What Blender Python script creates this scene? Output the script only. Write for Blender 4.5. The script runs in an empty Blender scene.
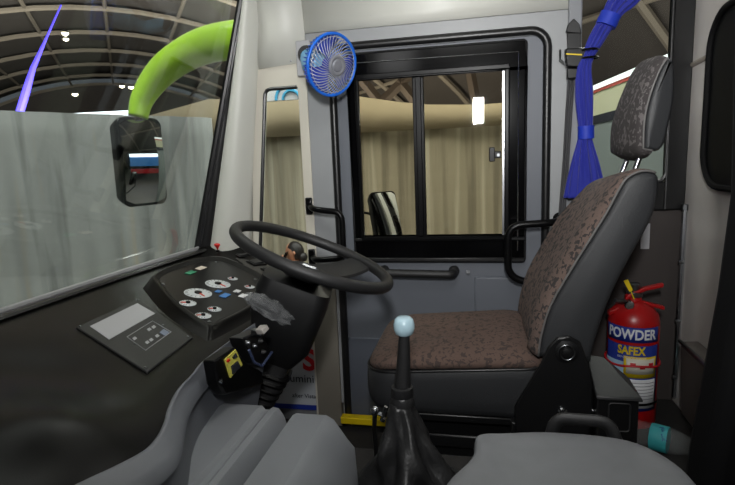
import bpy, bmesh, math, random
from math import sin, cos, tan, pi, radians, atan2, sqrt
from mathutils import Vector, Matrix, noise
random.seed(7)
SC = bpy.context.scene
COL = SC.collection

# ------------------------------------------------------------------ camera
F = 520.0; TH = radians(12); PT = radians(9); RO = radians(2.3); EYE = Vector((0, 0, 1.15))
fw = Vector((-sin(TH)*cos(PT), cos(TH)*cos(PT), -sin(PT)))
r0 = Vector((cos(TH), sin(TH), 0)); u0 = r0.cross(fw)
CR = cos(RO)*r0 - sin(RO)*u0; CU = sin(RO)*r0 + cos(RO)*u0
cam = bpy.data.cameras.new('camera'); co = bpy.data.objects.new('camera', cam); COL.objects.link(co)
cam.sensor_width = 36; cam.lens = 36*F/735; cam.clip_start = 0.03; cam.clip_end = 300
co.matrix_world = Matrix(((CR.x, CU.x, -fw.x, EYE.x), (CR.y, CU.y, -fw.y, EYE.y), (CR.z, CU.z, -fw.z, EYE.z), (0, 0, 0, 1)))
SC.camera = co

# survey helpers: where a sight line meets a real surface of the cab
def ray(x, y): return fw + CR*((x-367.5)/F) + CU*(-(y-242.5)/F)
def onA(ax, x, y, v):
    d = ray(x, y); return EYE + d*((v-EYE[ax])/d[ax])
def onX(x, y, v): return onA(0, x, y, v)
def onY(x, y, v): return onA(1, x, y, v)
def onZ(x, y, v): return onA(2, x, y, v)
def DZ(X): return .8 - .15*(X+1.2)                 # the dashboard top slopes down towards the driver
DN = Vector((.15, 0, 1)).normalized()
def dp(x, y, off=0.0):
    d = ray(x, y); t = (.8-EYE.z-.15*1.2)/(d.z+.15*d.x); return EYE + d*t + DN*off

# ------------------------------------------------------------------ materials
def lin(c): return tuple((v/255/12.92 if v <= 10 else ((v/255+.055)/1.055)**2.4) for v in c)+(1,)
MATS = {}
def mat(name, c, rough=.5, metal=0, bump=0, bscale=200, var=0, vscale=8, coat=0, emit=None, est=0, spec=.5, sheen=0):
    if name in MATS: return MATS[name]
    m = bpy.data.materials.new(name); m.use_nodes = True; nt = m.node_tree; b = nt.nodes['Principled BSDF']
    b.inputs['Base Color'].default_value = lin(c); b.inputs['Roughness'].default_value = rough
    b.inputs['Metallic'].default_value = metal; b.inputs['Coat Weight'].default_value = coat
    b.inputs['Specular IOR Level'].default_value = spec; b.inputs['Sheen Weight'].default_value = sheen
    tc = nt.nodes.new('ShaderNodeTexCoord')
    if var:
        n = nt.nodes.new('ShaderNodeTexNoise'); n.inputs['Scale'].default_value = vscale; n.inputs['Detail'].default_value = 5
        nt.links.new(tc.outputs['Object'], n.inputs['Vector'])
        mx = nt.nodes.new('ShaderNodeMix'); mx.data_type = 'RGBA'
        mx.inputs[6].default_value = lin(tuple(v*(1-var) for v in c)); mx.inputs[7].default_value = lin(tuple(min(255, v*(1+var)) for v in c))
        nt.links.new(n.outputs['Fac'], mx.inputs[0]); nt.links.new(mx.outputs[2], b.inputs['Base Color'])
    if bump:
        n = nt.nodes.new('ShaderNodeTexNoise'); n.inputs['Scale'].default_value = bscale; n.inputs['Detail'].default_value = 3
        nt.links.new(tc.outputs['Object'], n.inputs['Vector'])
        bp = nt.nodes.new('ShaderNodeBump'); bp.inputs['Strength'].default_value = bump; bp.inputs['Distance'].default_value = .002
        nt.links.new(n.outputs['Fac'], bp.inputs['Height']); nt.links.new(bp.outputs['Normal'], b.inputs['Normal'])
    if emit:
        b.inputs['Emission Color'].default_value = lin(emit); b.inputs['Emission Strength'].default_value = est
    MATS[name] = m; return m
def glassmat(name, tint=(255, 255, 255), refl=1.0, base=0.0):
    if name in MATS: return MATS[name]
    m = bpy.data.materials.new(name); m.use_nodes = True; nt = m.node_tree; nt.nodes.clear()
    o = nt.nodes.new('ShaderNodeOutputMaterial'); mx = nt.nodes.new('ShaderNodeMixShader')
    t = nt.nodes.new('ShaderNodeBsdfTransparent'); t.inputs[0].default_value = lin(tint)
    g = nt.nodes.new('ShaderNodeBsdfGlossy'); g.inputs['Roughness'].default_value = .02
    fr = nt.nodes.new('ShaderNodeFresnel'); fr.inputs['IOR'].default_value = 1.35
    mu = nt.nodes.new('ShaderNodeMath'); mu.operation = 'MULTIPLY_ADD'; mu.inputs[1].default_value = refl; mu.inputs[2].default_value = base
    nt.links.new(fr.outputs[0], mu.inputs[0]); nt.links.new(mu.outputs[0], mx.inputs[0])
    nt.links.new(t.outputs[0], mx.inputs[1]); nt.links.new(g.outputs[0], mx.inputs[2]); nt.links.new(mx.outputs[0], o.inputs[0])
    MATS[name] = m; return m
def blotch(name, c1, c2, scale=60, th=.5, rough=.9):
    m = mat(name, c1, rough, sheen=.15); nt = m.node_tree; b = nt.nodes['Principled BSDF']; b.inputs['Sheen Weight'].default_value = .02; b.inputs['Specular IOR Level'].default_value = .2
    tc = nt.nodes['Texture Coordinate']
    n = nt.nodes.new('ShaderNodeTexNoise'); n.inputs['Scale'].default_value = scale; n.inputs['Detail'].default_value = 2.5; n.inputs['Distortion'].default_value = .6
    n2 = nt.nodes.new('ShaderNodeTexNoise'); n2.inputs['Scale'].default_value = scale*8; n2.inputs['Detail'].default_value = 2
    nt.links.new(tc.outputs['Object'], n.inputs['Vector']); nt.links.new(tc.outputs['Object'], n2.inputs['Vector'])
    rp = nt.nodes.new('ShaderNodeValToRGB'); rp.color_ramp.elements[0].position = th; rp.color_ramp.elements[1].position = th+.04
    rp.color_ramp.elements[0].color = lin(c1); rp.color_ramp.elements[1].color = lin(c2)
    nt.links.new(n.outputs['Fac'], rp.inputs[0])
    mx = nt.nodes.new('ShaderNodeMix'); mx.data_type = 'RGBA'; mx.blend_type = 'MULTIPLY'; mx.inputs[0].default_value = .5
    nt.links.new(rp.outputs[0], mx.inputs[6]); nt.links.new(n2.outputs['Fac'], mx.inputs[7]); nt.links.new(mx.outputs[2], b.inputs['Base Color'])
    bp = nt.nodes.new('ShaderNodeBump'); bp.inputs['Strength'].default_value = .5; bp.inputs['Distance'].default_value = .002
    nt.links.new(n2.outputs['Fac'], bp.inputs['Height']); nt.links.new(bp.outputs['Normal'], b.inputs['Normal'])
    return m
def drape_mat(name, c1, c2, c3, sx=3.0, cam_axis=0):
    # hanging cloth with vertical stripes of slightly different tone
    m = mat(name, c1, .95); nt = m.node_tree; b = nt.nodes['Principled BSDF']; tc = nt.nodes['Texture Coordinate']
    mp = nt.nodes.new('ShaderNodeMapping'); mp.inputs['Scale'].default_value = (sx, sx, .12)
    n = nt.nodes.new('ShaderNodeTexNoise'); n.inputs['Scale'].default_value = 2.2; n.inputs['Detail'].default_value = 4
    nt.links.new(tc.outputs['Object'], mp.inputs[0]); nt.links.new(mp.outputs[0], n.inputs['Vector'])
    rp = nt.nodes.new('ShaderNodeValToRGB'); e = rp.color_ramp.elements
    e[0].position = .36; e[0].color = lin(c2); e[1].position = .47; e[1].color = lin(c1)
    k = e.new(.56); k.color = lin(c1); k = e.new(.66); k.color = lin(c3)
    nt.links.new(n.outputs['Fac'], rp.inputs[0]); nt.links.new(rp.outputs[0], b.inputs['Base Color'])
    return m

M_cream = mat('cream_panel', (206, 206, 198), .45, var=.03, vscale=3)
M_cream2 = mat('cream_trim', (202, 197, 184), .5)
M_gframe = mat('grey_frame', (128, 130, 134), .45, var=.03)
M_door = mat('door_skin', (98, 102, 110), .5, bump=.15, bscale=400)
M_rubber = mat('black_rubber', (22, 22, 23), .35)
M_black = mat('satin_black', (11, 11, 12), .28, spec=.18)
M_bmetal = mat('black_metal', (16, 16, 17), .35)
M_flat = mat('dark_plastic', (30, 30, 31), .5, bump=.2, bscale=600)
M_dash = mat('dashboard_skin', (11, 10, 9), .33, bump=.12, bscale=500, spec=.16)
M_dgrey = mat('lower_dash_grey', (116, 119, 125), .5, bump=.15, bscale=500)
M_cover = mat('cover_grey', (128, 131, 136), .5, bump=.15, bscale=500)
M_coverR = mat('cover_grey_worn', (116, 118, 122), .6, var=.06, vscale=20)
M_vinyl = mat('seat_vinyl', (46, 47, 49), .48, spec=.35, bump=.3, bscale=350)
M_fabric = blotch('seat_fabric', (114, 97, 90), (64, 60, 59), 66, .52)
M_fabric2 = blotch('cushion_fabric', (108, 89, 81), (80, 69, 65), 80, .54)
M_hfab = blotch('headrest_fabric', (72, 68, 68), (112, 107, 107), 75, .55)
M_piping = mat('piping', (92, 90, 89), .5)
M_chrome = mat('chrome', (205, 208, 212), .14, 1)
M_steel = mat('steel', (120, 122, 124), .3, 1)
M_blue = mat('fan_blue', (28, 104, 214), .35)
M_blade = mat('fan_blade', (34, 58, 170), .3)
M_lblue = mat('motor_blue', (128, 184, 222), .4)
M_curt = mat('curtain_blue', (14, 28, 140), .75, bump=.3, bscale=500, sheen=.3)
M_tie = mat('curtain_tie', (20, 50, 175), .6)
M_red = mat('extinguisher_red', (168, 16, 18), .35)
M_redk = mat('red_plastic', (215, 40, 32), .4)
M_yel = mat('yellow_paint', (226, 196, 10), .5)
M_yplate = mat('yellow_plate', (214, 206, 92), .5)
M_white = mat('white_print', (225, 226, 228), .5)
M_navy = mat('label_navy', (30, 50, 140), .45)
M_lgrey = mat('sticker_grey', (172, 172, 176), .5)
M_knob = mat('knob_paleblue', (172, 200, 212), .25, coat=.4)
M_leather = mat('boot_leather', (34, 34, 35), .38, bump=.35, bscale=160)
M_floor = mat('floor_mat', (36, 34, 33), .85, bump=.3, bscale=120, var=.2, vscale=30)
M_wallp = mat('dark_wall_panel', (62, 56, 54), .7)
M_bulk = mat('bulkhead', (196, 191, 186), .55, var=.05)
M_lime = mat('lime_paint', (162, 208, 50), .3, coat=.5)
M_mirror = mat('mirror', (215, 218, 218), .02, 1)
M_glass = glassmat('glass', (236, 240, 238), .22)
M_glass2 = glassmat('door_glass', (226, 226, 218), .6, .01)
M_plast = mat('clear_film', (225, 228, 230), .12); M_plast.node_tree.nodes['Principled BSDF'].inputs['Alpha'].default_value = .16
M_bottle = mat('bottle_plastic', (200, 205, 205), .08); M_bottle.node_tree.nodes['Principled BSDF'].inputs['Alpha'].default_value = .10
M_teal = mat('teal_label', (62, 170, 176), .5)
M_gblue = mat('print_blue', (70, 130, 200), .5)
M_ggreen = mat('print_green', (40, 130, 95), .5)
M_gwhite = mat('gauge_face', (205, 210, 212), .4)
M_orange = mat('needle_red', (220, 70, 40), .5)
M_redtxt = mat('print_red', (190, 24, 34), .5)
M_dark = mat('print_dark', (40, 42, 50), .5)
M_hallfloor = mat('hall_floor', (110, 106, 100), .5, var=.1, vscale=1)
M_roof = mat('hall_roof', (74, 68, 64), .9, var=.12, vscale=.6)
M_rib = mat('hall_truss', (128, 118, 106), .8)
M_skin = mat('skin', (176, 124, 96), .55)
M_hair = mat('hair', (22, 16, 14), .5)
M_kurta = mat('person_clothes', (196, 190, 180), .8)
M_brace = mat('brown_brace', (72, 60, 50), .8)
M_lamp = mat('lamp_glow', (255, 240, 205), .5, emit=(255, 240, 210), est=14)
M_glow = mat('glow_white', (245, 250, 255), .5, emit=(235, 244, 255), est=4)
M_streak = mat('streak_blue', (60, 50, 200), .5, emit=(74, 62, 235), est=.6)

# ------------------------------------------------------------------ mesh building
def origin(p):
    while p.parent: p = p.parent
    return p.location
class MB:
    def __init__(s): s.v = []; s.f = []
    def add(s, vs, fs, M=None):
        k = len(s.v); s.v += [(M @ Vector(v)) if M else Vector(v) for v in vs]; s.f += [tuple(i+k for i in f) for f in fs]; return s
    def box(s, a, b, M=None):
        x0, y0, z0 = a; x1, y1, z1 = b
        vs = [(x0, y0, z0), (x1, y0, z0), (x1, y1, z0), (x0, y1, z0), (x0, y0, z1), (x1, y0, z1), (x1, y1, z1), (x0, y1, z1)]
        return s.add(vs, [(0, 3, 2, 1), (4, 5, 6, 7), (0, 1, 5, 4), (1, 2, 6, 5), (2, 3, 7, 6), (3, 0, 4, 7)], M)
    def loft(s, rings, closed=True, caps=True, M=None):
        n = len(rings[0]); vs = [p for r in rings for p in r]; fs = []
        for i in range(len(rings)-1):
            for j in range(n if closed else n-1):
                a = i*n+j; b = i*n+(j+1) % n; fs.append((a, b, b+n, a+n))
        if caps and closed: fs.append(tuple(range(n-1, -1, -1))); fs.append(tuple(range((len(rings)-1)*n, len(rings)*n)))
        return s.add(vs, fs, M)
    def tube(s, pts, r, n=10, closed=False, M=None, flat=1.0):
        pts = [Vector(p) for p in pts]; m = len(pts); rs = r if isinstance(r, (list, tuple)) else [r]*m
        rings = []; up = None
        for i, p in enumerate(pts):
            t = (pts[(i+1) % m]-pts[i-1]) if closed else (pts[min(i+1, m-1)]-pts[max(i-1, 0)])
            t.normalize()
            if up is None: up = Vector((0, 0, 1)) if abs(t.z) < .8 else Vector((1, 0, 0))
            a = t.cross(up).normalized(); up = a.cross(t).normalized()
            rings.append([p+(a*cos(q)+up*sin(q)*flat)*rs[i] for q in [2*pi*k/n for k in range(n)]])
        if closed:
            k = len(rings); vs = [p for r_ in rings for p in r_]
            fs = [(i*n+j, i*n+(j+1) % n, ((i+1) % k)*n+(j+1) % n, ((i+1) % k)*n+j) for i in range(k) for j in range(n)]
            return s.add(vs, fs, M)
        return s.loft(rings, M=M)
    def lathe(s, prof, n=28, M=None):   # prof: (radius, z)
        return s.loft([[Vector((r*cos(q), r*sin(q), z)) for q in [2*pi*k/n for k in range(n)]] for r, z in prof], M=M)
    def prism(s, poly, d, M=None):      # poly of 3-D points, extruded by vector d
        a = [Vector(p) for p in poly]; return s.loft([a, [p+Vector(d) for p in a]], M=M)
    def grid(s, rows, M=None): return s.loft(rows, closed=False, M=M)
    def build(s, name, m, parent=None, bevel=0, seg=2, angle=38, sub=0, solid=0):
        off = Vector(origin(parent)) if parent else Vector()
        me = bpy.data.meshes.new(name); me.from_pydata([tuple(v-off) for v in s.v], [], s.f); me.update()
        b = bmesh.new(); b.from_mesh(me); bmesh.ops.remove_doubles(b, verts=b.verts, dist=1e-6)
        bmesh.ops.recalc_face_normals(b, faces=b.faces); b.to_mesh(me); b.free()
        o = bpy.data.objects.new(name, me); COL.objects.link(o); me.materials.append(m)
        if parent: o.parent = parent
        if solid: md = o.modifiers.new('t', 'SOLIDIFY'); md.thickness = solid; md.offset = 0
        if bevel: md = o.modifiers.new('b', 'BEVEL'); md.width = bevel; md.segments = seg; md.limit_method = 'ANGLE'; md.angle_limit = radians(30)
        if sub: md = o.modifiers.new('s', 'SUBSURF'); md.levels = sub; md.render_levels = sub
        me.shade_smooth()
        if angle and not sub: me.set_sharp_from_angle(angle=radians(angle))
        return o
def tag(o, label, cat, group=None, kind=None):
    o['label'] = label
    if cat: o['category'] = cat
    if group: o['group'] = group
    if kind: o['kind'] = kind
    return o
def thing(name, label, cat, loc, group=None):
    o = bpy.data.objects.new(name, None); COL.objects.link(o); o.location = Vector(loc); o.empty_display_size = .05
    return tag(o, label, cat, group)
def struct(o): o['kind'] = 'structure'; return o
def lab(o, l): o['label'] = l; return o
def frame(o, x, z):   # matrix: local x,z axes -> world, origin o
    z = Vector(z).normalized(); x = Vector(x); x = (x-z*x.dot(z)).normalized(); y = z.cross(x)
    return Matrix(((x.x, y.x, z.x, o[0]), (x.y, y.y, z.y, o[1]), (x.z, y.z, z.z, o[2]), (0, 0, 0, 1)))
def rrect(x0, x1, y0, y1, r, n=5):
    pts = []
    for cx, cy, a in ((x1-r, y1-r, 0), (x0+r, y1-r, 90), (x0+r, y0+r, 180), (x1-r, y0+r, 270)):
        for k in range(n+1): q = radians(a+90*k/n); pts.append((cx+r*cos(q), cy+r*sin(q)))
    return pts
def arcpath(pts, r, n=6):  # round the corners of a polyline
    pts = [Vector(p) for p in pts]; out = [pts[0]]
    for i in range(1, len(pts)-1):
        a, b, c = pts[i-1], pts[i], pts[i+1]; d1 = (a-b).normalized(); d2 = (c-b).normalized()
        p0 = b+d1*r; p1 = b+d2*r
        for k in range(n+1): t = k/n; out.append(p0*(1-t)**2+b*2*t*(1-t)+p1*t*t)
    return out+[pts[-1]]
def spline(pts, n=8):
    pts = [Vector(p) for p in pts]; out = []
    for i in range(len(pts)-1):
        a = pts[max(i-1, 0)]; b = pts[i]; c = pts[i+1]; d = pts[min(i+2, len(pts)-1)]
        for k in range(n):
            t = k/n; out.append(.5*((2*b)+(c-a)*t+(2*a-5*b+4*c-d)*t*t+(3*b-a-3*c+d)*t**3))
    return out+[pts[-1]]
def text(name, body, size, M, m, parent, bold=0, xs=1.0, bend=None, ext=.0006):
    cu = bpy.data.curves.new(name, 'FONT'); cu.body = body; cu.size = size; cu.align_x = 'CENTER'; cu.align_y = 'CENTER'
    cu.extrude = ext; cu.offset = bold; cu.resolution_u = 3
    t = bpy.data.objects.new('t', cu); COL.objects.link(t)
    dg = bpy.context.evaluated_depsgraph_get(); me = bpy.data.meshes.new_from_object(t.evaluated_get(dg)); bpy.data.objects.remove(t)
    off = Vector(origin(parent)) if parent else Vector()
    for v in me.vertices:
        p = Vector((v.co.x*xs, v.co.y, v.co.z)); p = bend(p) if bend else M @ p
        v.co = p-off
    me.materials.clear(); me.materials.append(m); me.name = name
    o = bpy.data.objects.new(name, me); COL.objects.link(o)
    if parent: o.parent = parent
    return o
V = Vector
WY = 2.08     # inner face of the driver's side wall

# ================================================================== the hall outside
hall = MB().box((-40, -30, -1.1), (40, 60, -1.0)).build('floor', M_hallfloor); struct(hall)
lab(hall, 'grey hall ground far below the cab windows')
AX = V((-.595, .80, 0)).normalized(); AP = V((.80, .595, 0)).normalized()
RV = 22; ZC = -12.6
def vp(d, q, r=RV): return AX*d+AP*(r*sin(q))+V((0, 0, ZC+r*cos(q)))
rows = [[vp(d, radians(a)) for a in range(-64, 65, 4)] for d in range(-24, 58, 6)]
roof = MB().grid(rows).build('ceiling', M_roof, angle=0, solid=.1); struct(roof); lab(roof, 'dark arched roof of the exhibition hall')
for d in range(-20, 56, 5):
    MB().tube([vp(d, radians(a), RV-.35) for a in range(-60, 61, 4)], .13, 6).build('roof_rib', M_rib, roof)
for a in range(-54, 55, 9):
    MB().tube([vp(d, radians(a), RV-.3) for d in range(-22, 57, 13)], .10, 6).build('purlin', M_rib, roof)
# end wall of the vault, with a bright daylight gap low down
endw = MB().loft([[vp(57, radians(a), RV) for a in range(-64, 65, 8)], [vp(57.2, radians(a), RV) for a in range(-64, 65, 8)]]).build('wall_hall_end', M_roof); struct(endw)
lab(endw, 'dark end wall of the hall under the arched roof')
# bright band of daylight at the foot of the roof
c = vp(50, 0); 
def hallpt(x, y, dist): return EYE+ray(x, y)*dist
# hanging lamps of the hall
def lampat(x, y, dist, r, label):
    p = hallpt(x, y, dist); t = thing('ceiling_lamp', label, 'lamp', p)
    MB().lathe([(r*.15, r*1.0), (r*.7, r*.75), (r*1.1, r*.0), (r*1.05, -.02*r), (r*.6, r*.6), (r*.1, r*.8)], 16, Matrix.Translation(p)).build('lamp_shade', M_steel, t)
    MB().lathe([(.01, r*.5), (r*.8, r*.4), (r*.95, 0), (r*.7, -r*.5), (r*.2, -r*.7), (.01, -r*.72)], 14, Matrix.Translation(p)).build('bulb', M_lamp, t)
lampat(65, 33, 24, .16, 'glowing hall lamp high in the windscreen, the upper one of a close pair')
lampat(66, 39, 24, .13, 'glowing hall lamp just under another one, high in the windscreen')
lampat(75, 94, 26, .15, 'single small hall lamp low under the arched roof, left of the outside mirror')
lampat(122, 86, 26, .13, 'small hall lamp beside the green mirror arm, left of its pair')
lampat(131, 87, 26, .14, 'small hall lamp touching the edge of the green mirror arm')
p = hallpt(18, 118, 14); q = hallpt(33, 68, 14.3); q2 = hallpt(61, 5, 15)
o = MB().tube([p, p.lerp(q, .5), q, q.lerp(q2, .5), q2], [.10, .10, .07, .03, .02], 8).build('blue_streak', M_streak)  # streak of light built as a tapering glowing tube
tag(o, 'slanting blue streak of light modelled as a glowing tube under the hall roof, seen through the windscreen', 'light')
a = hallpt(74, 116, 30); b = hallpt(132, 115, 30)
o = MB().prism([a, b, b+V((0, 0, .26)), a+V((0, 0, .16))], (-.1, .2, 0)).build('daylight_gap', M_glow)  # glowing slab stands in for brightness through the far gap
tag(o, 'long glowing white slab for the daylight gap above the grey drape behind the outside mirror', 'light')

# drapes
def drape(name, path, tops, z0, m, label, amp=.075, per=.30, sc=1):
    pts = []; acc = 0
    N = 40*len(path)
    P = spline([V((x, y, 0)) for x, y in path], 70)
    Tp = spline([V((t, 0, 0)) for t in tops], 70)
    rows = []
    L = [0]
    for i in range(1, len(P)): L.append(L[-1]+(P[i]-P[i-1]).length)
    for k in range(13):
        f = k/12; row = []
        for i, p in enumerate(P):
            t = (P[min(i+1, len(P)-1)]-P[max(i-1, 0)]).normalized(); nn = V((-t.y, t.x, 0))
            s = L[i]; ph = 2*pi*s/per+2.3*noise.noise(V((s*.9, 0, 3*sc)))
            w = amp*(.25+.75*(1-f))*sin(ph)*(0.6+.8*noise.noise(V((s*.7, f*2, sc))))+.05*noise.noise(V((s*2.5, f*1.2, 7)))
            row.append(p+nn*w+V((0, 0, z0+(Tp[i].x-z0)*f)))
        rows.append(row)
    o = MB().grid(rows).build(name, m, angle=0, solid=.012); return tag(o, label, 'drape')
M_dr1 = drape_mat('grey_drape', (150, 154, 152), (112, 115, 114), (160, 154, 138), 1.7)
M_dr2 = drape_mat('tan_drape', (158, 150, 130), (128, 121, 104), (186, 180, 160), 3.5)
M_band = mat('tan_valance', (166, 153, 126), .9)
drape('hanging_drape', [(-5.4, -3), (-5.1, 1.5), (-4.7, 3.4), (-3.9, 4.9), (-2.75, 5.2)], [1.70, 1.72, 1.74, 1.74, 1.66], -1, M_dr1,
      'tall grey hanging drape beyond the windscreen, wrinkled in vertical folds')
drape('hanging_drape', [(-4.6, 5.6), (-2.9, 5.62), (-1.2, 5.6), (.9, 5.6)], [1.40, 1.47, 1.47, 1.45], -1, M_dr2,
      'pale tan pleated drape behind the sliding door window', amp=.035, per=.17, sc=2)
tp = [(-4.4, 1.68), (-3.73, 1.74), (-2.9, 1.89), (-2.2, 1.84), (-1.19, 1.81), (-.78, 1.73), (-.47, 1.685), (.04, 1.655), (.44, 1.66), (.9, 1.69)]
r1 = [V((x, 5.5, 1.44)) for x, z in tp]; r2 = [V((x, 5.5, z)) for x, z in tp]
o = MB().grid([r1, r2]).build('valance', M_band, solid=.03); tag(o, 'smooth tan valance band swooping along the top of the tan drape', 'drape')
# diagonal roof braces seen above the drape through the door window
for (x0, y0, x1, y1, lb) in ((362, 80, 388, 112, 'leftmost'), (424, 60, 372, 112, 'rising right-hand'), (398, 80, 424, 112, 'middle'), (468, 60, 478, 112, 'steep')):
    a, b = hallpt(x0, y0, 9), hallpt(x1, y1, 9)
    o = MB().tube([a, b], .085, 4).build('roof_brace', M_brace); tag(o, '%s brown diagonal roof brace seen above the tan drape through the door window' % lb, 'brace')
# pale blue cloth
a = onY(495, 107, 5.9); b = onY(530, 92, 5.9)
o = MB().prism([a, (b.x, 5.9, a.z), (b.x, 5.9, b.z)], (0, .05, 0)).build('banner', mat('pale_blue_cloth', (150, 205, 225), .7)); tag(o, 'pale blue pointed cloth above the drape beside the window latch side', 'banner')
# round logo board
p0 = onY(271, 101, 4.9); p1 = onY(302, 84, 4.9)
t = thing('sign_board', 'white board with pale blue ring emblem seen through the top of the quarter window', 'sign', (p0.x, 4.9, p0.z-.1))
MB().box((p0.x-.15, 4.9, p0.z), (p1.x+.1, 4.95, p1.z+.2)).build('board', M_white, t)
cx = (p0.x+p1.x)/2; M_ = frame((cx+.05, 4.885, p0.z), (1, 0, 0), (0, 0, 1)) @ Matrix.Rotation(radians(90), 4, 'X')
for r in (.155, .085): MB().tube([(r*cos(q), r*sin(q), 0) for q in [pi*k/24 for k in range(25)]], .014, 6, False, M_).build('ring', mat('ring_cyan', (80, 180, 225), .5), t)

# exhibition stand seen through the rear side window
t = thing('exhibition_stand', 'pale exhibition stand with a lit white fascia and red stripe behind the seat headrest', 'stand', (1.3, 5.2, -1))
A, B = V((.95, 5.7, 0)), V((2.4, 4.1, 0))
def wallseg(za0, zb0, za1, zb1, name, m, th=.04):
    d = (B-A).normalized(); n_ = V((d.y, -d.x, 0))*th
    MB().prism([A+V((0, 0, za0)), B+V((0, 0, zb0)), B+V((0, 0, zb1)), A+V((0, 0, za1))], n_).build(name, m, t)
wallseg(1.66, 2.12, 1.70, 2.19, 'lit_fascia', mat('fascia_white', (240, 245, 245), .5, emit=(240, 250, 250), est=.9), .06)
wallseg(1.64, 2.06, 1.66, 2.12, 'red_stripe', mat('stripe_red', (190, 90, 80), .5), .05)
wallseg(1.44, 1.75, 1.64, 2.06, 'upper_panel', mat('stand_cream', (190, 190, 160), .6))
wallseg(1.37, 1.62, 1.44, 1.75, 'dark_rail', M_dark, .05)
wallseg(-1, -1, 1.37, 1.62, 'lower_panel', mat('stand_grey', (120, 128, 126), .7))

# booth behind the bus, seen only in the outside mirror
t = thing('display_booth', 'booth with a blue screen and red counter, reflected in the outside mirror', 'booth', (9, 5, -1))
MB().box((9.3, 2.8, .5), (9.4, 8.4, 1.5)).build('screen', mat('screen_blue', (60, 130, 200), .4, emit=(70, 140, 210), est=.35), t)
MB().box((9.2, 2.8, 1.5), (9.4, 8.4, 1.85)).build('lit_header', M_glow, t)
MB().box((8.3, 2.8, -.2), (8.9, 8.2, .25)).build('counter', M_redtxt, t, .03)

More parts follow.
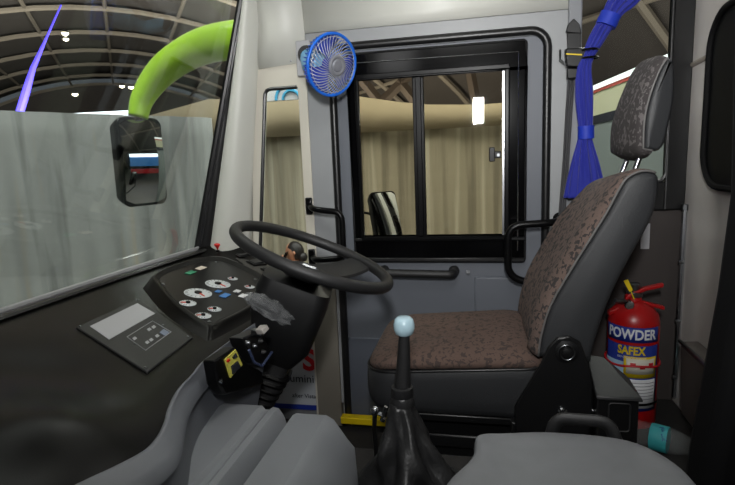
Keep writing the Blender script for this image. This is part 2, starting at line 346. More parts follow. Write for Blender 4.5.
# the person outside, seen through the quarter window
def person():
    hc = onY(295, 253, 4.7); sx = hc.x; g = -1.0
    t = thing('person', 'person with dark hair standing outside, holding a dark phone to the ear', 'person', (sx, 4.7, g))
    H = hc.z+.11-g; k = H/1.6
    J = {'pel': (0, 0, .86), 'sp': (0, 0, 1.05), 'ch': (.01, 0, 1.24), 'nk': (.01, 0, 1.36), 'hd': (-.005, 0, 1.45),
         'sl': (.01, -.16, 1.29), 'el': (.04, -.26, 1.06), 'hl': (-.10, -.13, 1.37),
         'sr': (.01, .16, 1.29), 'er': (.03, .20, 1.03), 'hr': (-.03, .19, .80),
         'll': (0, -.09, .80), 'kl': (.01, -.10, .46), 'al': (.03, -.10, .08), 'tl': (-.10, -.11, .03),
         'lr': (0, .09, .80), 'kr': (.01, .10, .46), 'ar': (.03, .10, .08), 'tr': (-.10, .11, .03)}
    R_ = dict(pel=.13, sp=.11, ch=.125, nk=.05, hd=.05, sl=.06, el=.043, hl=.028, sr=.06, er=.043, hr=.028, ll=.09, kl=.062, al=.042, tl=.032, lr=.09, kr=.062, ar=.042, tr=.032)
    E_ = ['pel-sp', 'sp-ch', 'ch-nk', 'nk-hd', 'ch-sl', 'sl-el', 'el-hl', 'ch-sr', 'sr-er', 'er-hr', 'pel-ll', 'll-kl', 'kl-al', 'al-tl', 'pel-lr', 'lr-kr', 'kr-ar', 'ar-tr']
    def skin(name, J, R_, E_, m, sub=2, root='pel'):
        ks = list(J); me = bpy.data.meshes.new(name)
        me.from_pydata([tuple(V(J[q])*k) for q in ks], [tuple(ks.index(a) for a in e.split('-')) for e in E_], [])
        o = bpy.data.objects.new(name, me); COL.objects.link(o); o.parent = t
        o.modifiers.new('sk', 'SKIN'); 
        for q, sv in zip(ks, me.skin_vertices[0].data): sv.radius = (R_[q]*k, R_[q]*k); sv.use_root = (q == root)
        s = o.modifiers.new('s', 'SUBSURF'); s.levels = sub; s.render_levels = sub
        me.materials.append(m); o.modifiers['sk'].use_smooth_shade = True; return o
    # a single body: the skinned figure plus a shaped head and fingers joined in one mesh
    body = skin('body', J, R_, E_, M_skin)
    dg = bpy.context.evaluated_depsgraph_get(); me = bpy.data.meshes.new_from_object(body.evaluated_get(dg))
    mb = MB(); mb.v = [v.co.copy() for v in me.vertices]; mb.f = [tuple(p.vertices) for p in me.polygons]
    bpy.data.objects.remove(body)
    hz = 1.485*k; rows = []
    for i in range(15):     # head, facing -X, chin forward, nose and brow from the profile
        th = pi*i/14; z = cos(th); rr = sin(th)
        row = []
        for j in range(24):
            q = 2*pi*j/24; x = cos(q)*rr; y = sin(q)*rr
            px = x*.092; py = y*.072*(1-.18*max(0, -z)); pz = z*.115
            if x < 0:
                w = max(0, -x)**2
                px -= .020*w*math.exp(-((z+.12)/.14)**2)*math.exp(-(y/.25)**2)      # nose
                px -= .006*w*math.exp(-((z+.42)/.08)**2)*math.exp(-(y/.4)**2)       # lips
                px += .007*w*math.exp(-((z-.05)/.10)**2)*math.exp(-((abs(y)-.4)/.2)**2)  # eye sockets
                px -= .012*max(0, -z-.5)*w*2
            row.append(V((px-.01, py, pz))*k+V((-.005*k, 0, hz)))
        rows.append(row)
    mb.loft(rows)
    for sy in (-1, 1): mb.tube([V((.01, sy*.072, 1.50))*k, V((.018, sy*.08, 1.485))*k, V((.008, sy*.072, 1.465))*k], [.012, .014, .008], 8, flat=1.3)
    hp = V(J['hl'])*k; 
    for f_, (dy, ln) in enumerate(((-.025, .07), (-.008, .08), (.009, .075), (.026, .06))):
        a = hp+V((0, 0, .012))+V((-.012, dy, 0)); mb.tube([hp, a+V((-.008, 0, .02)), a+V((.0, .012, ln*.7)), a+V((.014, .024, ln))], [.011, .009, .008, .006], 8)
    mb.tube([hp, hp+V((.018, -.02, .015)), hp+V((.03, .0, .045))], [.011, .010, .007], 8)
    M0 = Matrix.Translation(V(t.location)); mb.v = [M0 @ v for v in mb.v]
    mb.build('body', M_skin, t, angle=0)
    # hair: cap with a bun
    rows = []
    for i in range(12):
        th = pi*.72*i/11; row = []
        for j in range(24):
            q = 2*pi*j/24; x = cos(q)*sin(th); y = sin(q)*sin(th); z = cos(th)
            fr = max(0, -x); sh = 1.0
            zz = z*.122
            if x < .12 and z < .42: zz = max(zz, .052-.05*max(0, min(1, (x+.35)/.47))); sh = .93
            row.append(V((x*.102*sh+.006, y*.082*sh, zz))*k+V((-.005*k, 0, hz)))
        rows.append(row)
    h = MB().loft(rows); h.lathe([(.001, .05), (.035, .035), (.05, 0), (.035, -.04), (.001, -.05)], 14, Matrix.Translation(V((.085, 0, 1.43))*k))
    h.v = [M0 @ v for v in h.v]; h.build('hair', M_hair, t, angle=0)
    # clothes: tunic and trousers slightly outside the body
    J2 = {q: J[q] for q in ('pel', 'sp', 'ch', 'sl', 'el', 'sr', 'er')}; J2['hem'] = (0, 0, .62)
    R2 = dict(pel=.155, sp=.13, ch=.14, sl=.075, el=.058, sr=.075, er=.058, hem=.20)
    skin('tunic', J2, R2, ['pel-sp', 'sp-ch', 'ch-sl', 'sl-el', 'ch-sr', 'sr-er', 'pel-hem'], M_kurta)
    J3 = {q: J[q] for q in ('pel', 'll', 'kl', 'al', 'lr', 'kr', 'ar')}; R3 = dict(pel=.14, ll=.10, kl=.08, al=.06, lr=.10, kr=.08, ar=.06)
    skin('trousers', J3, R3, ['pel-ll', 'll-kl', 'kl-al', 'pel-lr', 'lr-kr', 'kr-ar'], M_dark)
    ph = V(t.location)+hp+V((.012, .02, .055))
    o = MB().box((-.006, -.035, -.07), (.006, .035, .07), Matrix.Translation(ph) @ Matrix.Rotation(radians(25), 4, 'Y')).build('phone', M_black, None, .004)
    tag(o, 'dark phone held to the ear of the person outside', 'phone')
person()

# ================================================================== bus body shell
# driver's side wall pieces
def plate(x0, x1, z0, z1, y=WY, th=.03): return MB().box((x0, y, z0), (x1, y+th, z1))
# cream header above the door, curving up into the roof
def hdr(x0, x1, zb):
    cs = [(WY-.004, zb), (WY-.004, 1.70), (WY-.02, 1.78), (WY-.07, 1.86), (WY-.16, 1.93), (WY-.32, 1.97), (.3, 1.99), (-.45, 1.97)]
    return [[V((x, y, z)) for y, z in cs] for x in (x0, x1)]
o = MB().grid(hdr(-.66, .345, 1.655)).grid(hdr(.345, 2.2, 1.99)[:0] or [[V((.345, 1.9, 1.955)), V((.345, .3, 1.99)), V((.345, -.45, 1.97))], [V((2.2, 1.9, 1.955)), V((2.2, .3, 1.99)), V((2.2, -.45, 1.97))]]).build('ceiling', M_cream, angle=50, solid=.012); struct(o)
lab(o, 'cream ceiling lining of the cab curving down to the door frame')
cs = lambda x, zb, yy: [V((x, yy, zb)), V((x, yy, 1.70)), V((x, yy-.02, 1.78)), V((x, yy-.08, 1.86)), V((x, yy-.2, 1.93)), V((x, 1.5, 1.96)), V((x, -.45, 1.96))]
o = MB().grid([cs(-.86, 1.532, WY-.012), cs(-.78, 1.538, WY-.012), cs(-.66, 1.545, WY-.012)]).build('wall_cove', M_cream, angle=50, solid=.014); struct(o)
lab(o, 'cream panel above the narrow quarter window')
for px, py in ((291, 61), (324, 23), (371, 16), (452, 10)):
    p = onY(px, py, WY-.02 if px < 300 else WY-.006); MB().lathe([(.004, 0), (.004, .002), (.001, .004)], 10, frame(p, (1, 0, 0), (0, -1, 0))).build('screw', M_lgrey, o)

# windscreen pillar: lofted between the windscreen edge and the quarter window
def pillar_row(z):
    t = (z-.8)/.985
    a = V((-1.128+.235*t, 2.030, z)); b = V((-.955+.125*t, 2.085, z))
    out = [a+V((-.03, .05, 0)), a]
    for k in range(1, 9):
        s = k/9; p = a.lerp(b, s); out.append(p+V((.0, -.055*sin(pi*s)**.8, 0)))
    return out+[b]
o = MB().grid([pillar_row(z) for z in (.60, .7, .8, 1.0, 1.2, 1.4, 1.6, 1.8, 1.97)]).build('wall_pillar', M_cream, angle=0, solid=.004); struct(o)
lab(o, 'smooth cream pillar between the windscreen and the quarter window')
# quarter window
qf = MB()
xl = lambda z: -.842-.108*(1.455-z)     # left edge of the glass
xr = -.702
zt, zb = 1.452, .67
qf.prism([(xl(zt)-.055, WY-.012, 1.537), (xl(zb)-.03, WY-.012, zb-.04), (xl(zb)-.004, WY-.012, zb-.04), (xl(zt), WY-.012, zt+.0), (xr+.0, WY-.012, zt), (xr, WY-.012, .03), (-.663, WY-.012, .03), (-.663, WY-.012, 1.545)], (0, .03, 0))
o = qf.build('window_2', M_cream2, bevel=.003); struct(o); lab(o, 'cream framed narrow quarter window beside the door')
path = [(xl(zb), WY-.01, zb), (xl(zt), WY-.01, zt), (xr-.004, WY-.01, zt)]
MB().tube(arcpath(path, .03), .008, 8).build('rubber_seal', M_rubber, o)
MB().prism([(xl(zb)-.01, WY+.006, zb-.02), (xl(zt)-.01, WY+.006, zt+.01), (xr+.01, WY+.006, zt+.01), (xr+.01, WY+.006, zb-.02)], (0, .004, 0)).build('pane', M_glass, o)
# footwell wall and sign
o = MB().box((-1.25, WY+.01, 0), (-.69, WY+.04, .66)).build('wall_footwell', M_gframe); struct(o); lab(o, 'grey side wall beside the footwell')
t = thing('poster', 'white poster with red and dark lettering low beside the door frame, behind the steering column', 'poster', (-.83, 2.07, .03))
pz = onY(300, 403, 2.07).z
MB().box((-1.02, 2.072, pz-.03), (-.680, 2.078, .47)).build('sheet', mat('poster_white', (178, 182, 188), .6), t)
MB().box((-1.02, 2.070, pz-.03), (-.680, 2.075, pz-.008)).build('border', M_navy, t)
FX = lambda x, y, Y=2.069: frame(onY(x, y, Y), (1, 0, 0), (0, -1, 0))
text('lettering', 'S', .135, FX(309, 361), M_redtxt, t, .004)
text('lettering', 'Aluminium', .052, FX(304, 379), M_dark, t)
text('lettering', 'after Vista', .027, FX(304, 396), M_dark, t)
# foot of the grey door frame, its shade put into a darker colour
o = MB().box((-.69, WY-.02, 0), (-.585, WY+.02, .66)).build('wall_door_pillar', mat('pillar_shade', (118, 113, 104), .6)); struct(o)
lab(o, 'door pillar coloured darker for shade at the foot of the door opening')

# door surround
df = MB().prism([(x, WY-.006, z) for x, z in ((-.677, .1), (-.677, 1.655), (.345, 1.655), (.345, 0), (.245, 0), (.245, 1.575), (-.555, 1.575), (-.555, .1))], (0, .026, 0))
o = df.build('trim_1', mat('door_surround', (146, 148, 150), .4, var=.03), bevel=.004); struct(o); lab(o, 'grey metal surround of the driver door')
# door
door = struct(bpy.data.objects.new('door_1', None)); COL.objects.link(door); door.location = (-.16, 2.09, .03); lab(door, 'grey driver door with sliding window')
DY = WY+.004
dm = MB()
dm.box((-.56, DY, .0), (-.492, DY+.03, 1.60)).box((.182, DY, .0), (.26, DY+.03, 1.60)).box((-.492, DY, 1.545), (.182, DY+.03, 1.60)).box((-.492, DY, .0), (.182, DY+.03, .745))
dm.build('door_skin', M_door, door)
MB().box((-.01, DY-.012, .30), (.20, DY+.002, .672)).build('pressed_panel', M_door, door, .010)
MB().box((-.55, DY-.006, .02), (.25, DY+.002, .40)).build('kick_panel', mat('kick_grey', (80, 84, 94), .55), door, .006)
r = rrect(-.558, .258, .0, 1.592, .06)
sl = [V((x, WY-.004, z)) for x, z in r]
MB().tube(sl, .016, 10, True).build('rubber_seal', M_rubber, door)
# door window
w1 = MB()
for a, b in (((-.493, .835), (-.455, 1.462)), ((.105, .835), (.183, 1.462)), ((-.493, 1.462), (.183, 1.562)), ((-.493, .735), (.183, .835))):
    w1.box((a[0], DY-.018, a[1]), (b[0], DY+.02, b[1]))
wf = w1.build('window_frame', mat('gloss_black', (7, 7, 8), .15, spec=.1), door, .006)
MB().box((-.493, DY-.026, .735), (.183, DY-.004, .752)).box((-.493, DY-.026, .82), (.183, DY-.012, .834)).build('sill', M_rubber, wf, .004)
MB().tube([V((x, DY-.012, z)) for x, z in rrect(-.492, .182, .736, 1.56, .012)], .006, 8, True).build('gasket', M_rubber, wf)
MB().box((-.240, DY-.010, .83), (-.196, DY+.01, 1.465)).box((-.228, DY-.018, .83), (-.206, DY+.0, 1.465)).build('mullion', M_black, wf, .003)
w2 = MB()
for a, b in (((-.462, .838), (-.450, 1.462)), ((.106, .838), (.122, 1.462)), ((-.462, 1.462), (.122, 1.480)), ((-.462, .824), (.122, .838))): w2.box((a[0], DY-.030, a[1]), (b[0], DY-.018, b[1]))
w2.build('inner_track', M_black, wf, .003)
al = mat('alu_strip', (190, 192, 196), .25, 1)
MB().box((.098, DY-.016, .84), (.105, DY-.004, 1.462)).box((-.20, DY-.014, 1.459), (.105, DY-.004, 1.464)).build('bright_strip', al, wf)
MB().tube([V((.155, DY-.020, .78)), V((.155, DY-.020, 1.52)), V((-.46, DY-.020, 1.525))], .0022, 6).build('frame_glint', al, wf)  # thin bright rod standing in for a highlight line on the frame
MB().box((-.455, DY+.004, .835), (-.215, DY+.008, 1.463)).build('left_pane', M_glass2, wf)
MB().box((-.215, DY-.004, .835), (.100, DY, 1.463)).build('right_pane', M_glass2, wf)
lp = onY(495, 155, DY-.02)
MB().box(lp+V((-.022, 0, -.025)), lp+V((.0, .014, .03))).box(lp+V((-.004, -.012, -.012)), lp+V((.022, .008, .014))).build('latch', M_black, wf, .003)
MB().tube([lp+V((.012, -.016, 0)), lp+V((.012, .004, 0))], .006, 8).build('latch_pin', M_steel, wf)
# pull bar on the door
h = thing('pull_handle', 'long straight black pull handle on the door below the sliding window', 'handle', (-.23, 2.05, .69))
MB().tube(arcpath([(-.375, 2.075, .70), (-.375, 2.03, .695), (-.09, 2.03, .69), (-.09, 2.075, .69)], .03), .017, 12).build('bar', M_flat, h)
for x in (-.375, -.09): MB().lathe([(.022, 0), (.022, .01), (.016, .022)], 16, frame((x, 2.083, .695), (1, 0, 0), (0, -1, 0))).build('end_cap', M_flat, h)
# left grab handle
g = thing('grab_handle', 'curved black grab handle on the left edge of the door, behind the steering wheel', 'handle', (-.68, 2.05, .76))
pa = [(-.672, 2.055, .972), (-.555, 1.985, .952), (-.522, 1.985, .90), (-.522, 1.985, .80), (-.56, 1.985, .765), (-.672, 2.055, .755)]
MB().tube(arcpath([pa[0], (-.64, 1.985, .965), (-.522, 1.985, .95), (-.522, 1.985, .765), (-.64, 1.985, .757), pa[-1]], .035), .0125, 12).build('bar', M_black, g)
for z in (.972, .755): MB().box((-.693, 2.05, z-.035), (-.665, 2.068, z+.035)).build('foot', M_black, g, .005)
# right grab handle
g = thing('grab_handle', 'black looped grab handle between the door window and the seat backrest', 'handle', (.2, 2.0, .69))
MB().tube(arcpath([(.31, 2.075, .90), (.30, 1.99, .898), (.115, 1.99, .888), (.115, 1.99, .69), (.24, 1.99, .66), (.26, 2.075, .66)], .055), .014, 12).build('bar', M_black, g)
for p in ((.31, .90), (.26, .66)): MB().lathe([(.026, 0), (.026, .006), (.016, .014)], 16, frame((p[0], 2.075, p[1]), (1, 0, 0), (0, -1, 0))).build('foot', M_black, g)
p = onY(468, 272, DY-.005); o = MB().lathe([(.009, 0), (.009, .006), (.004, .010)], 12, frame(p, (1, 0, 0), (0, -1, 0))).build('stud', M_gframe, door)
# sill
o = MB().box((-.58, 2.02, .03), (.25, 2.06, .060)).build('trim_2', M_yel, bevel=.004); struct(o); lab(o, 'yellow painted door sill edge')
# pillar behind the door
o = MB().box((.325, WY-.02, 0), (.372, WY+.02, 2.0)).build('wall_belt_pillar', M_gframe, bevel=.006); struct(o); lab(o, 'grey pillar behind the door carrying the seat belt')

# rear side window
w3 = struct(bpy.data.objects.new('window_3', None)); COL.objects.link(w3); w3.location = (.52, 2.1, 1.0); lab(w3, 'side window behind the driver seat')
pr_ = [V((x, 0, z)) for x, z in rrect(.37, .668, 1.03, 2.02, .045)]
outer = [V((.36, 0, .955)), V((.74, 0, .955)), V((.74, 0, 2.05)), V((.36, 0, 2.05))]
fr = MB(); fr.box((.668, WY-.02, .93), (.735, WY+.02, 2.05)).box((.372, WY-.02, .93), (.668, WY+.02, 1.03)).box((.372, WY-.02, 1.99), (.668, WY+.02, 2.05))
fr.build('window_frame', M_rubber, w3, .004)
MB().tube([V((x, WY-.008, z)) for x, z in rrect(.365, .672, 1.027, 2.0, .04)], .009, 8, True).build('rubber_seal', M_rubber, w3)
MB().box((.36, WY+.006, 1.02), (.69, WY+.011, 2.02)).build('pane', M_glass, w3)
o = MB().box((.33, WY, .18), (.78, WY+.04, .94)).build('wall_rear_side', M_wallp); struct(o); lab(o, 'dark side wall below the rear side window')
p = onY(645, 237, WY-.004); o = MB().box(p+V((-.014, 0, -.045)), p+V((.016, .004, .05))).build('label', M_lgrey); tag(o, 'small pale upright label on the dark wall behind the seat backrest', 'label')
# platform behind the seat
o = MB().box((.30, 1.2, 0), (1.2, 2.1, .19)).build('floor_platform', M_floor, bevel=.006); struct(o); lab(o, 'dark raised floor behind the seat')
# bulkhead
BX = .735
o = MB().box((BX, .9, .19), (BX+.04, 2.08, 1.99)).build('wall_bulkhead', M_bulk, bevel=.002); struct(o); lab(o, 'pale bulkhead panel behind the driver seat')
a, b = onX(690, 66, BX), onX(713, 52, BX)
MB().tube([V((BX, 2.07, 1.43)), V((BX, 1.915, 1.437))], .009, 8).build('seam_strip', mat('seam', (150, 142, 130), .5), o)
MB().tube([V((BX-.006, 2.04, .22)), V((BX-.006, 2.04, .93))], .010, 8).build('edge_strip', al, o)
MB().tube([V((BX-.006, 2.04, .93)), V((BX-.006, 2.04, .95))], .014, 8).build('edge_strip', M_steel, o)
for z in (.30, .52, .74): MB().tube([V((BX-.02, 2.035, z)), V((BX-.004, 2.035, z))], .007, 8).build('screw', M_steel, o)
rr = [V((BX-.008, y, z)) for y, z in rrect(1.1, 1.905, 1.02, 1.56, .12, 8)]
wb = MB().prism(rr, (.02, 0, 0)).build('window_4', mat('smoked_panel', (8, 9, 11), .6, spec=.2), bevel=.004); struct(wb); lab(wb, 'black rounded window set in the bulkhead')
MB().tube([V((BX-.012, y, z)) for y, z in rrect(1.105, 1.90, 1.025, 1.555, .117, 8)], .010, 8, True).build('rubber_seal', mat('matte_rubber', (12, 12, 13), .8, spec=.2), wb)
# storage pocket on the bulkhead
t = thing('wall_pocket', 'flat dark storage pocket mounted low on the pale bulkhead', 'pocket', (BX, 1.8, .22))
MB().prism([(BX, 1.88, .22), (BX-.045, 1.87, .24), (BX-.06, 1.87, .50), (BX, 1.88, .50)], (0, -.45, 0)).build('tray', mat('pocket_taupe', (84, 78, 74), .6), t, .006)
MB().tube([(BX-.06, 1.872, .50), (BX-.06, 1.42, .50)], .007, 8).build('rim', M_steel, t)
# near black padded partition at the right
o = MB().prism([(.505, 1.2, -.0), (.43, 1.2, .0), (.455, 1.2, .50), (.490, 1.2, .85), (.502, 1.2, 1.05), (.484, 1.2, 1.5), (.48, 1.2, 1.98), (.62, 1.2, 1.98), (.66, 1.2, 0)], (0, -.12, 0)).build('partition_post', mat('near_black', (8, 8, 10), .8, spec=.2), bevel=.03, seg=3)
tag(o, 'black padded partition post at the right edge of the view', 'post')
# tumblehome strip to close under the floor
o = MB().box((-1.3, .6, -.06), (1.2, 2.1, .0)).build('floor_cab', M_floor); struct(o); lab(o, 'dark cab floor')

# ================================================================== windscreen
def wsx(y, z):  # curved, leaning glass
    e = max(0, (y-1.3)/.75); return -1.215+.03*e*e+.29*(z-.8)
ws = MB().grid([[V((wsx(y, z), y, z)) for z in (.74, .9, 1.1, 1.3, 1.5, 1.7, 1.96)] for y in (-.6, -.2, .2, .6, 1.0, 1.3, 1.5, 1.7, 1.85, 1.95, 2.03)])
wso = ws.build('window_windscreen', M_glass, angle=0, solid=.005); struct(wso); lab(wso, 'large curved windscreen')
MB().tube([V((wsx(2.03, z)+.004, 2.025, z)) for z in (.76, .9, 1.1, 1.3, 1.5, 1.7, 1.96)], .017, 8, flat=1).build('rubber_seal', M_rubber, wso)
zs_ = (.76, .9, 1.1, 1.3, 1.5, 1.7, 1.96)
MB().grid([[V((wsx(2.03, z)-.004, 2.012, z)) for z in zs_], [V((wsx(2.03, z)+.02, 2.018, z)) for z in zs_], [V((-1.128+.235*(z-.8)/.985+.004, 2.024, z)) for z in zs_], [V((-1.128+.235*(z-.8)/.985+.006, 2.05, z)) for z in zs_]]).build('seal_flange', M_rubber, wso, angle=0)
MB().tube([V((wsx(2.03, z)+.018, 2.014, z)) for z in (.76, .9, 1.1, 1.3, 1.5, 1.7, 1.96)], .006, 8, flat=1).build('seal_lip', mat('lip_gloss', (40, 40, 42), .15), wso)
lo = MB().tube([V((wsx(y, .8)+.018, y, .803)) for y in (-.6, -.2, .2, .6, 1.0, 1.3, 1.5, 1.7, 1.85, 1.95, 2.02)], .010, 8)
lo.build('lower_trim', mat('sill_trim', (140, 140, 142), .5), wso)

# ================================================================== dashboard
dash = thing('dashboard', 'large black moulded dashboard sweeping below the windscreen with a grey lower edge', 'dashboard', (-.9, 1.2, .2))
edge_px = [(262, 318), (241.5, 333), (204, 361), (191, 376), (177, 391), (168, 408), (163, 425), (155, 440), (142, 453), (112, 469), (82, 483)]
edge = [dp(*p) for p in edge_px]
edge = [V((-.88, 2.02, 0)), V((-.79, 1.90, 0)), V((-.70, 1.72, 0)), V((-.635, 1.52, 0))]+edge
e2 = edge[-1]; edge += [e2+V((-.035, -.10, .0)), e2+V((-.07, -.32, .0)), e2+V((-.10, -.9, 0))]
for p in edge: p.z = DZ(p.x)
edge = spline(edge, 6)
rows = []
for p in edge:
    xs = wsx(p.y, .8)-.005
    row = []
    for k in range(25):
        s = k/24; x = xs+(p.x-xs)*s; z = DZ(x)
        hump = .045*math.exp(-((p.y-.67)/.10)**2)*math.exp(-((s-.80)/.22)**2)*(1-s**8)-.02*math.exp(-((p.y-.86)/.09)**2)*math.exp(-((s-.5)/.25)**2)   # swelling and dip near the passenger side
        z += hump-.006*(s > .99)
        row.append(V((x, p.y, z-.002)))
    rows.append(row)
MB().grid(rows).build('top_surface', M_dash, dash, angle=60)
MB().tube([V((wsx(y, .8)+.050, y, .797)) for y in (-.3, .2, .6, 1.0, 1.3, 1.5, 1.7, 1.85, 1.95, 2.03)], .016, 8, flat=.5).build('rear_lip', M_rubber, dash)
gro_px = [(262, 338), (240, 352), (221, 368), (207, 383), (194, 400), (187, 416), (184, 432), (181, 448), (176, 461), (166, 472), (154, 482)]
gro = [onZ(*p, .672) for p in gro_px]
gro = [V((-.86, 2.03, .69)), V((-.765, 1.91, .682)), V((-.67, 1.73, .675)), V((-.60, 1.54, .672))]+gro
g2 = gro[-1]; gro += [g2+V((-.02, -.10, 0)), g2+V((-.05, -.32, 0)), g2+V((-.08, -.9, 0))]
gro = spline(gro, 6)
low = []
for i, p in enumerate(gro): low.append(V((p.x+.006, p.y, .38+.25*min(1, max(0, (p.y-1.18)/.12)))))
trim = []
for a, b, c in zip(edge, gro, low):
    m1 = a.lerp(b, .33)+V((0, 0, .012)); m2 = a.lerp(b, .7)+V((0, 0, .008))
    trim.append([a+V((-.004, 0, -.014)), a+V((.001, 0, .003)), a+V((.008, 0, .006)), m1, m2, b+V((0, 0, .004)), b+V((0, 0, -.012))])
MB().grid(trim).build('grey_edge', M_dgrey, dash, angle=0)
low_r = [[b+V((-.010, 0, -.008)), b+V((-.012, 0, -.02)), b.lerp(c, .2)+V((.0, 0, 0)), b.lerp(c, .5)+V((.006, 0, 0)), c] for b, c in zip(gro, low)]
MB().grid(low_r).build('grey_fascia', mat('fascia_grey', (92, 95, 101), .5, bump=.15, bscale=500), dash, angle=0)
# dark panel with sticker and diagram
def quad(pxs, o0, th, name, m, parent, bev=0): return MB().prism([dp(x, y, o0) for x, y in pxs], DN*th).build(name, m, parent, bev)
pn = quad([(76, 328), (139, 299), (193, 338), (147, 373)], -.012, .0145, 'switch_panel', M_flat, dash, .003)
quad([(90, 327.6), (137.4, 304.5), (155, 314.8), (109, 341)], .0028, .0014, 'sticker', M_lgrey, pn)
def dline(pts, r, name, m, par, off=.003, closed=True): return MB().tube([dp(x, y, off) for x, y in pts], r, 4, closed).build(name, m, par)
dline([(127, 338), (152.5, 322), (171, 333), (145.5, 351.5)], .0011, 'diagram', M_lgrey, pn)
for x, y in ((134.5, 339.5), (149, 330.5), (153.5, 328), (147, 343.5), (151, 341), (157, 337)):
    quad([(x-2.2, y), (x+.4, y-1.8), (x+2.6, y), (x-.2, y+1.9)], .0024, .0012, 'symbol', M_lgrey, pn)
quad([(159.5, 334), (163.5, 330.5), (169, 333.5), (165, 337.5)], .0028, .0016, 'symbol', mat('sym_blue', (120, 130, 150), .5), pn)
for x, y in ((80, 327.5), (145, 369), (163, 326.5), (134.5, 345), (138, 301), (188, 338)):
    MB().lathe([(.003, 0), (.003, .002), (.001, .003)], 8, frame(dp(x, y, .003), (1, 0, 0), DN)).build('screw', M_steel, pn)
# instrument cluster
cl = [(155, 280), (160, 275), (176, 268), (200, 261), (218, 260), (230, 263), (252, 273), (263, 281), (262, 292), (250, 308), (218, 325), (210, 327.5), (204, 325), (175, 304)]
CN = V((.22, 0, .975)).normalized(); CP = dp(210, 327, .004)
def cp(x, y, off=0.0):
    d = ray(x, y); return EYE+d*((CP-EYE).dot(CN)/d.dot(CN))+CN*off
clw = [cp(x, y, 0) for x, y in cl]; cc = sum(clw, V())/len(clw)
iu = thing('instrument_cluster', 'sunken black instrument cluster with white dials on the dashboard behind the steering wheel', 'instrument panel', cc)
clw = spline(clw+[clw[0]], 4)[:-1]
rings = [[V((q_.x, q_.y, DZ(q_.x)-.002)) for q_ in (cc+(p-cc)*1.22 for p in clw)]]+[[cc+(p-cc)*s_+CN*o_ for p in clw] for s_, o_ in ((1.07, .006), (1.05, .011), (1.0, .011), (.95, .002), (.90, .0006))]
MB().loft(rings, caps=False).build('bezel', M_dash, iu, angle=60)
MB().loft([[cc+(p-cc)*.97+CN*o_ for p in clw] for o_ in (-.004, .0014)]).build('face_plate', M_black, iu, angle=30)
gu = [cc+(p-cc)*.86+CN*.0022 for p in clw]
def gauge(x, y, r, ang, name, lbl):
    M_ = frame(cp(x, y, .0022), (0, 1, 0), CN)
    d_ = MB().lathe([(r, 0), (r, .0016), (r*.96, .0020)], 28, M_).build(name, M_gwhite, iu)
    lab(d_, lbl)
    MB().lathe([(r*.27, .002), (r*.27, .006), (r*.2, .007)], 14, M_).build('hub', M_black, d_)
    MB().box((-.0018 if r > .03 else -.0012, -r*.1, .0028), (.0018 if r > .03 else .0012, r*.86, .0045), M_ @ Matrix.Rotation(ang, 4, 'Z')).build('needle', M_orange, d_)
    tk = MB()
    for k in range(13):
        a = radians(-130+k*260/12); tk.box((-.0008, r*.74, .002), (.0008, r*.93, .0026), M_ @ Matrix.Rotation(a, 4, 'Z'))
    tk.build('scale_marks', M_dark, d_)
    return d_
gauge(198, 294, .042, radians(150), 'dial', 'larger white round dial nearest the windscreen sticker side')
gauge(217.8, 284.8, .041, radians(160), 'dial', 'second large white round dial nearer the steering wheel')
gauge(187.8, 304, .024, radians(40), 'dial', 'small white dial in the left corner')
gauge(203, 316.5, .022, radians(50), 'dial', 'small white dial at the lower corner')
gauge(214.3, 310, .020, radians(50), 'dial', 'small white dial beside the lower corner dial')
gauge(232.6, 279.3, .017, radians(60), 'dial', 'small white dial at the upper right')
gauge(249.5, 287.5, .017, radians(60), 'dial', 'small white dial at the right end')
def chip(x, y, w, h, m, name='symbol'):
    M_ = frame(cp(x, y, .0022), (0, 1, 0), CN); return MB().box((-w/2, -h/2, 0), (w/2, h/2, .0016), M_).build(name, m, iu)
chip(190.8, 273.3, .045, .022, M_ggreen, 'tell_tale'); chip(201, 268.8, .045, .022, mat('chip_cream', (214, 200, 186), .5), 'tell_tale')
chip(218.4, 292.2, .022, .016, M_gblue, 'tell_tale'); chip(225, 296.2, .040, .022, M_gblue, 'tell_tale')
chip(237, 292, .026, .018, M_white, 'tell_tale'); chip(243, 296.5, .034, .020, M_white, 'tell_tale'); chip(239.5, 294.5, .012, .030, M_dark, 'tell_tale')
for x, y in ((163, 286), (216, 264), (209, 324), (255, 281)):
    MB().lathe([(.005, 0), (.005, .002), (.002, .004)], 10, frame(cp(x, y, .006), (1, 0, 0), CN)).build('screw', M_steel, iu)
cw = []
for x, zt_ in ((-1.19, .808), (-1.12, .822), (-1.04, .820), (-.97, .802), (-.92, .783), (-.88, .765)):
    cw.append([V((x, 1.93, DZ(x)-.004)), V((x, 1.985, DZ(x)+.006)), V((x, 2.03, zt_-.006)), V((x, 2.04, zt_)), V((x, 2.062, zt_)), V((x, 2.07, zt_-.02)), V((x, 2.07, .66))])
MB().grid(cw).build('side_cowl', M_dash, dash, angle=60)
p = onY(218, 251, 2.0); p.z = min(p.z, .815); t = thing('parking_brake_knob', 'small red knob on a black stem at the windscreen pillar end of the dashboard', 'knob', p)
MB().lathe([(.012, -.03), (.010, .0), (.010, .004), (.003, .006), (.003, .010)], 12, Matrix.Translation(p)).build('stem', M_black, t)
MB().lathe([(.004, .008), (.007, .016), (.012, .022), (.015, .027), (.012, .032), (.003, .034)], 14, Matrix.Translation(p)).build('knob', M_redk, t)
ud = (dp(272, 272)-dp(243, 257)).normalized()
